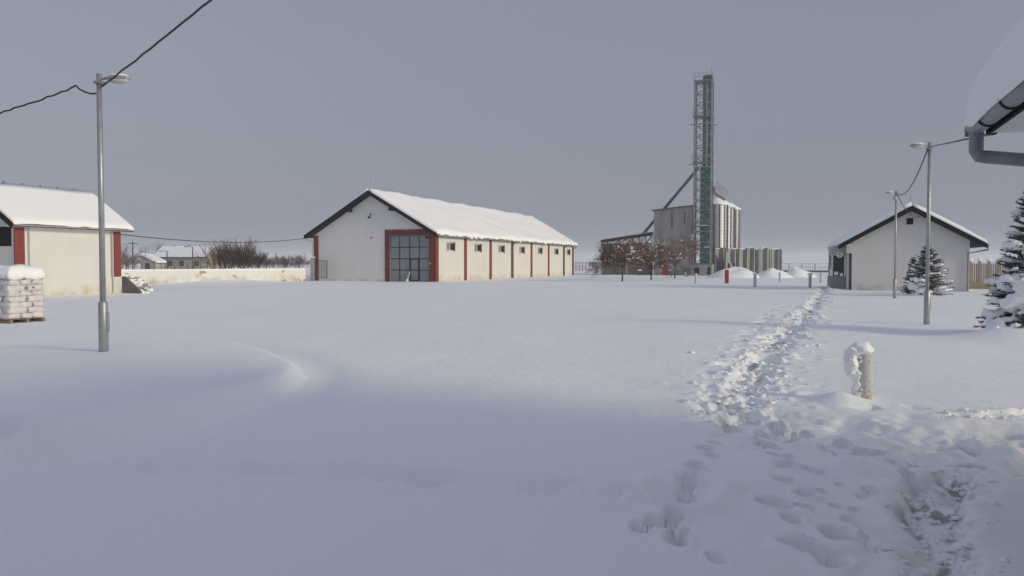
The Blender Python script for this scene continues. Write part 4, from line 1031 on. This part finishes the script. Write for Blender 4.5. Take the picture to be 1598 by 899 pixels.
# ------------------------------------------------------------------ spruces
def spruce(p, Ht, Rw, sd, lab, dense=1.0, snow=.6):
    rnd = random.Random(sd); t = thing('spruce', lab, 'spruce', p, 0, 'young spruces by the gatehouse')
    MB().tube([(0,0,-.2), (0,0,Ht*.5), (0,0,Ht)], [.05*Ht/3+.02, .035, .008], 8).build('trunk', 'bark', t)
    nd = MB(); sn = MB(); nl_ = int(Ht*6.5)
    def twig(a, b, w):
        d_ = b-a; L_ = d_.length; d_.normalize(); n_ = max(3, int(L_*55*dense))
        for k in range(n_):
            q = a+d_*L_*(k+rnd.random())/n_; v_ = Vector((rnd.gauss(0,1), rnd.gauss(0,1), rnd.gauss(0,1))); v_ = (v_-d_*v_.dot(d_)).normalized()
            e = (d_*.9+v_).normalized()*w*rnd.uniform(.7,1.2); f = d_.cross(v_)*.009
            nd.f.append(tuple(len(nd.v)+i for i in range(3))); nd.v += [tuple(q-f), tuple(q+f), tuple(q+e)]
    for l in range(nl_):
        fz_ = (l+.4)/nl_; z0_ = .12*Ht*.4+Ht*fz_*.97; R_ = Rw*(1-fz_)**.85+.06; nb_ = int(8+7*(1-fz_))
        for k in range(nb_):
            a = 6.283*k/nb_ + l*.7 + rnd.uniform(-.2,.2); z = max(.08, z0_+rnd.uniform(-.55,.55)*Ht/nl_); R2 = R_*rnd.uniform(.7,1.15); droop = (-.2+rnd.uniform(-.18,.22))*R2*(1-fz_)+.5*R2*fz_
            o_ = Vector((0,0,z)); e_ = Vector((math.cos(a)*R2, math.sin(a)*R2, z+droop)); m_ = o_.lerp(e_, .55)+Vector((0,0,-.05*R2))
            nd.tube([o_, m_, e_], [.014,.01,.005], 4, caps=False)
            for A, B_ in ((o_.lerp(m_, .4), m_), (m_, e_)): twig(A, B_, .07)
            dirv = (e_-m_).normalized(); sd_ = dirv.cross(Vector((0,0,1))).normalized()
            for q_ in (.3, .45, .6, .75, .92):
                b_ = o_.lerp(m_, q_/.55) if q_ < .55 else m_.lerp(e_, (q_-.55)/.45)
                for s_ in (-1, 1):
                    tl_ = R2*.33*(1.15-q_)+.07; twig(b_, b_+(dirv*.75+sd_*s_*.8+Vector((0,0,rnd.uniform(-.25,.1)))).normalized()*tl_, .06)
            if rnd.random() < snow:
                w_ = (R2*.13+.03)*rnd.uniform(.7,1.25)
                for q_ in (.42, .58, .74, .88):
                    c_ = o_.lerp(m_, q_/.55) if q_ < .55 else m_.lerp(e_, (q_-.55)/.45)
                    if rnd.random() < .8: sn.blob((c_.x+rnd.gauss(0,.02), c_.y+rnd.gauss(0,.02), c_.z+.03+w_*.2), w_*rnd.uniform(.8,1.3), w_*rnd.uniform(.8,1.3), w_*.55+.012, rnd.random()*99, .8, 9, 6, flat=.6)
    nd.build('crown', 'needle', t, False, 'stuff'); return t, sn
def clump(sn, rnd, c, R_, n, r0):
    for k in range(n):
        v_ = Vector((rnd.gauss(0,1), rnd.gauss(0,1), rnd.gauss(0,.6))); v_ = v_.normalized()*R_*rnd.random()**.6
        r = r0*rnd.uniform(.5, 1.2); sn.blob((c[0]+v_.x, c[1]+v_.y, c[2]+v_.z*.7), r*1.2, r*1.1, r*.8, rnd.random()*99, .8, 10, 7)
def fuse(sn, t, vox):
    o_ = sn.build('snow', 'snow', t, True, 'stuff'); m_ = o_.modifiers.new('fuse', 'REMESH'); m_.mode = 'VOXEL'; m_.voxel_size = vox; m_.use_smooth_shade = True
    m2 = o_.modifiers.new('soften', 'SMOOTH'); m2.iterations = 2
rnd = random.Random(8)
t, sn = spruce(gp(1447, 462), 2.85, 1.45, 3, 'fuller small spruce in front of the gatehouse wall, snow on its path side', 1.6, .34)
for c in [(-.75,-.5,.35), (-.95,-.1,.6), (-.5,-.8,.2), (-.7,-.2,.95), (-.45,-.45,.7), (-.85,-.4,.15)]: clump(sn, rnd, c, .3, 12, .13)
fuse(sn, t, .035)
t, sn = spruce(gp(1424, 459), 2.2, .62, 9, 'slim spruce half hidden behind the fuller small spruce', 1.3, .3); fuse(sn, t, .035)
t, sn = spruce(gp(1611, 524), 3.95, 1.22, 5, 'big spruce heavy with clumps of snow', 1.8, .5)
for k in range(18):
    a = rnd.uniform(2.2, 5.2); z = rnd.uniform(.1, 2.2); R_ = 1.3*(1-z/4)*rnd.uniform(.6, .95)
    clump(sn, rnd, (math.cos(a)*R_, math.sin(a)*R_, z), .12, 5, .1)
for c in [(-.85,-.6,.95), (-.6,-.8,1.1), (-.85,-.75,.15), (-.4,-1.1,.12), (.1,-1.1,.2), (-.5,-.6,1.3), (-1.0,-.3,.2), (-1.1,-.6,.1)]: clump(sn, rnd, c, .3, 14, .14)
fuse(sn, t, .03)

# ------------------------------------------------------------------ winter haze
hz_ = MB().box(-3300, 3300, -3300, 3300, -1.6, 34.5).build('haze', 'snow'); hz_['kind'] = 'stuff'; hz_['label'] = 'thin winter haze over the yard'
hm = bpy.data.materials.new('haze_air'); hm.use_nodes = True; ht = hm.node_tree; ht.nodes.remove(ht.nodes['Principled BSDF'])
pv = ht.nodes.new('ShaderNodeVolumePrincipled'); pv.inputs['Color'].default_value = (.965, .98, 1, 1); pv.inputs['Density'].default_value = .0005
ht.links.new(pv.outputs['Volume'], ht.nodes['Material Output'].inputs['Volume'])
hz_.data.materials.clear(); hz_.data.materials.append(hm)
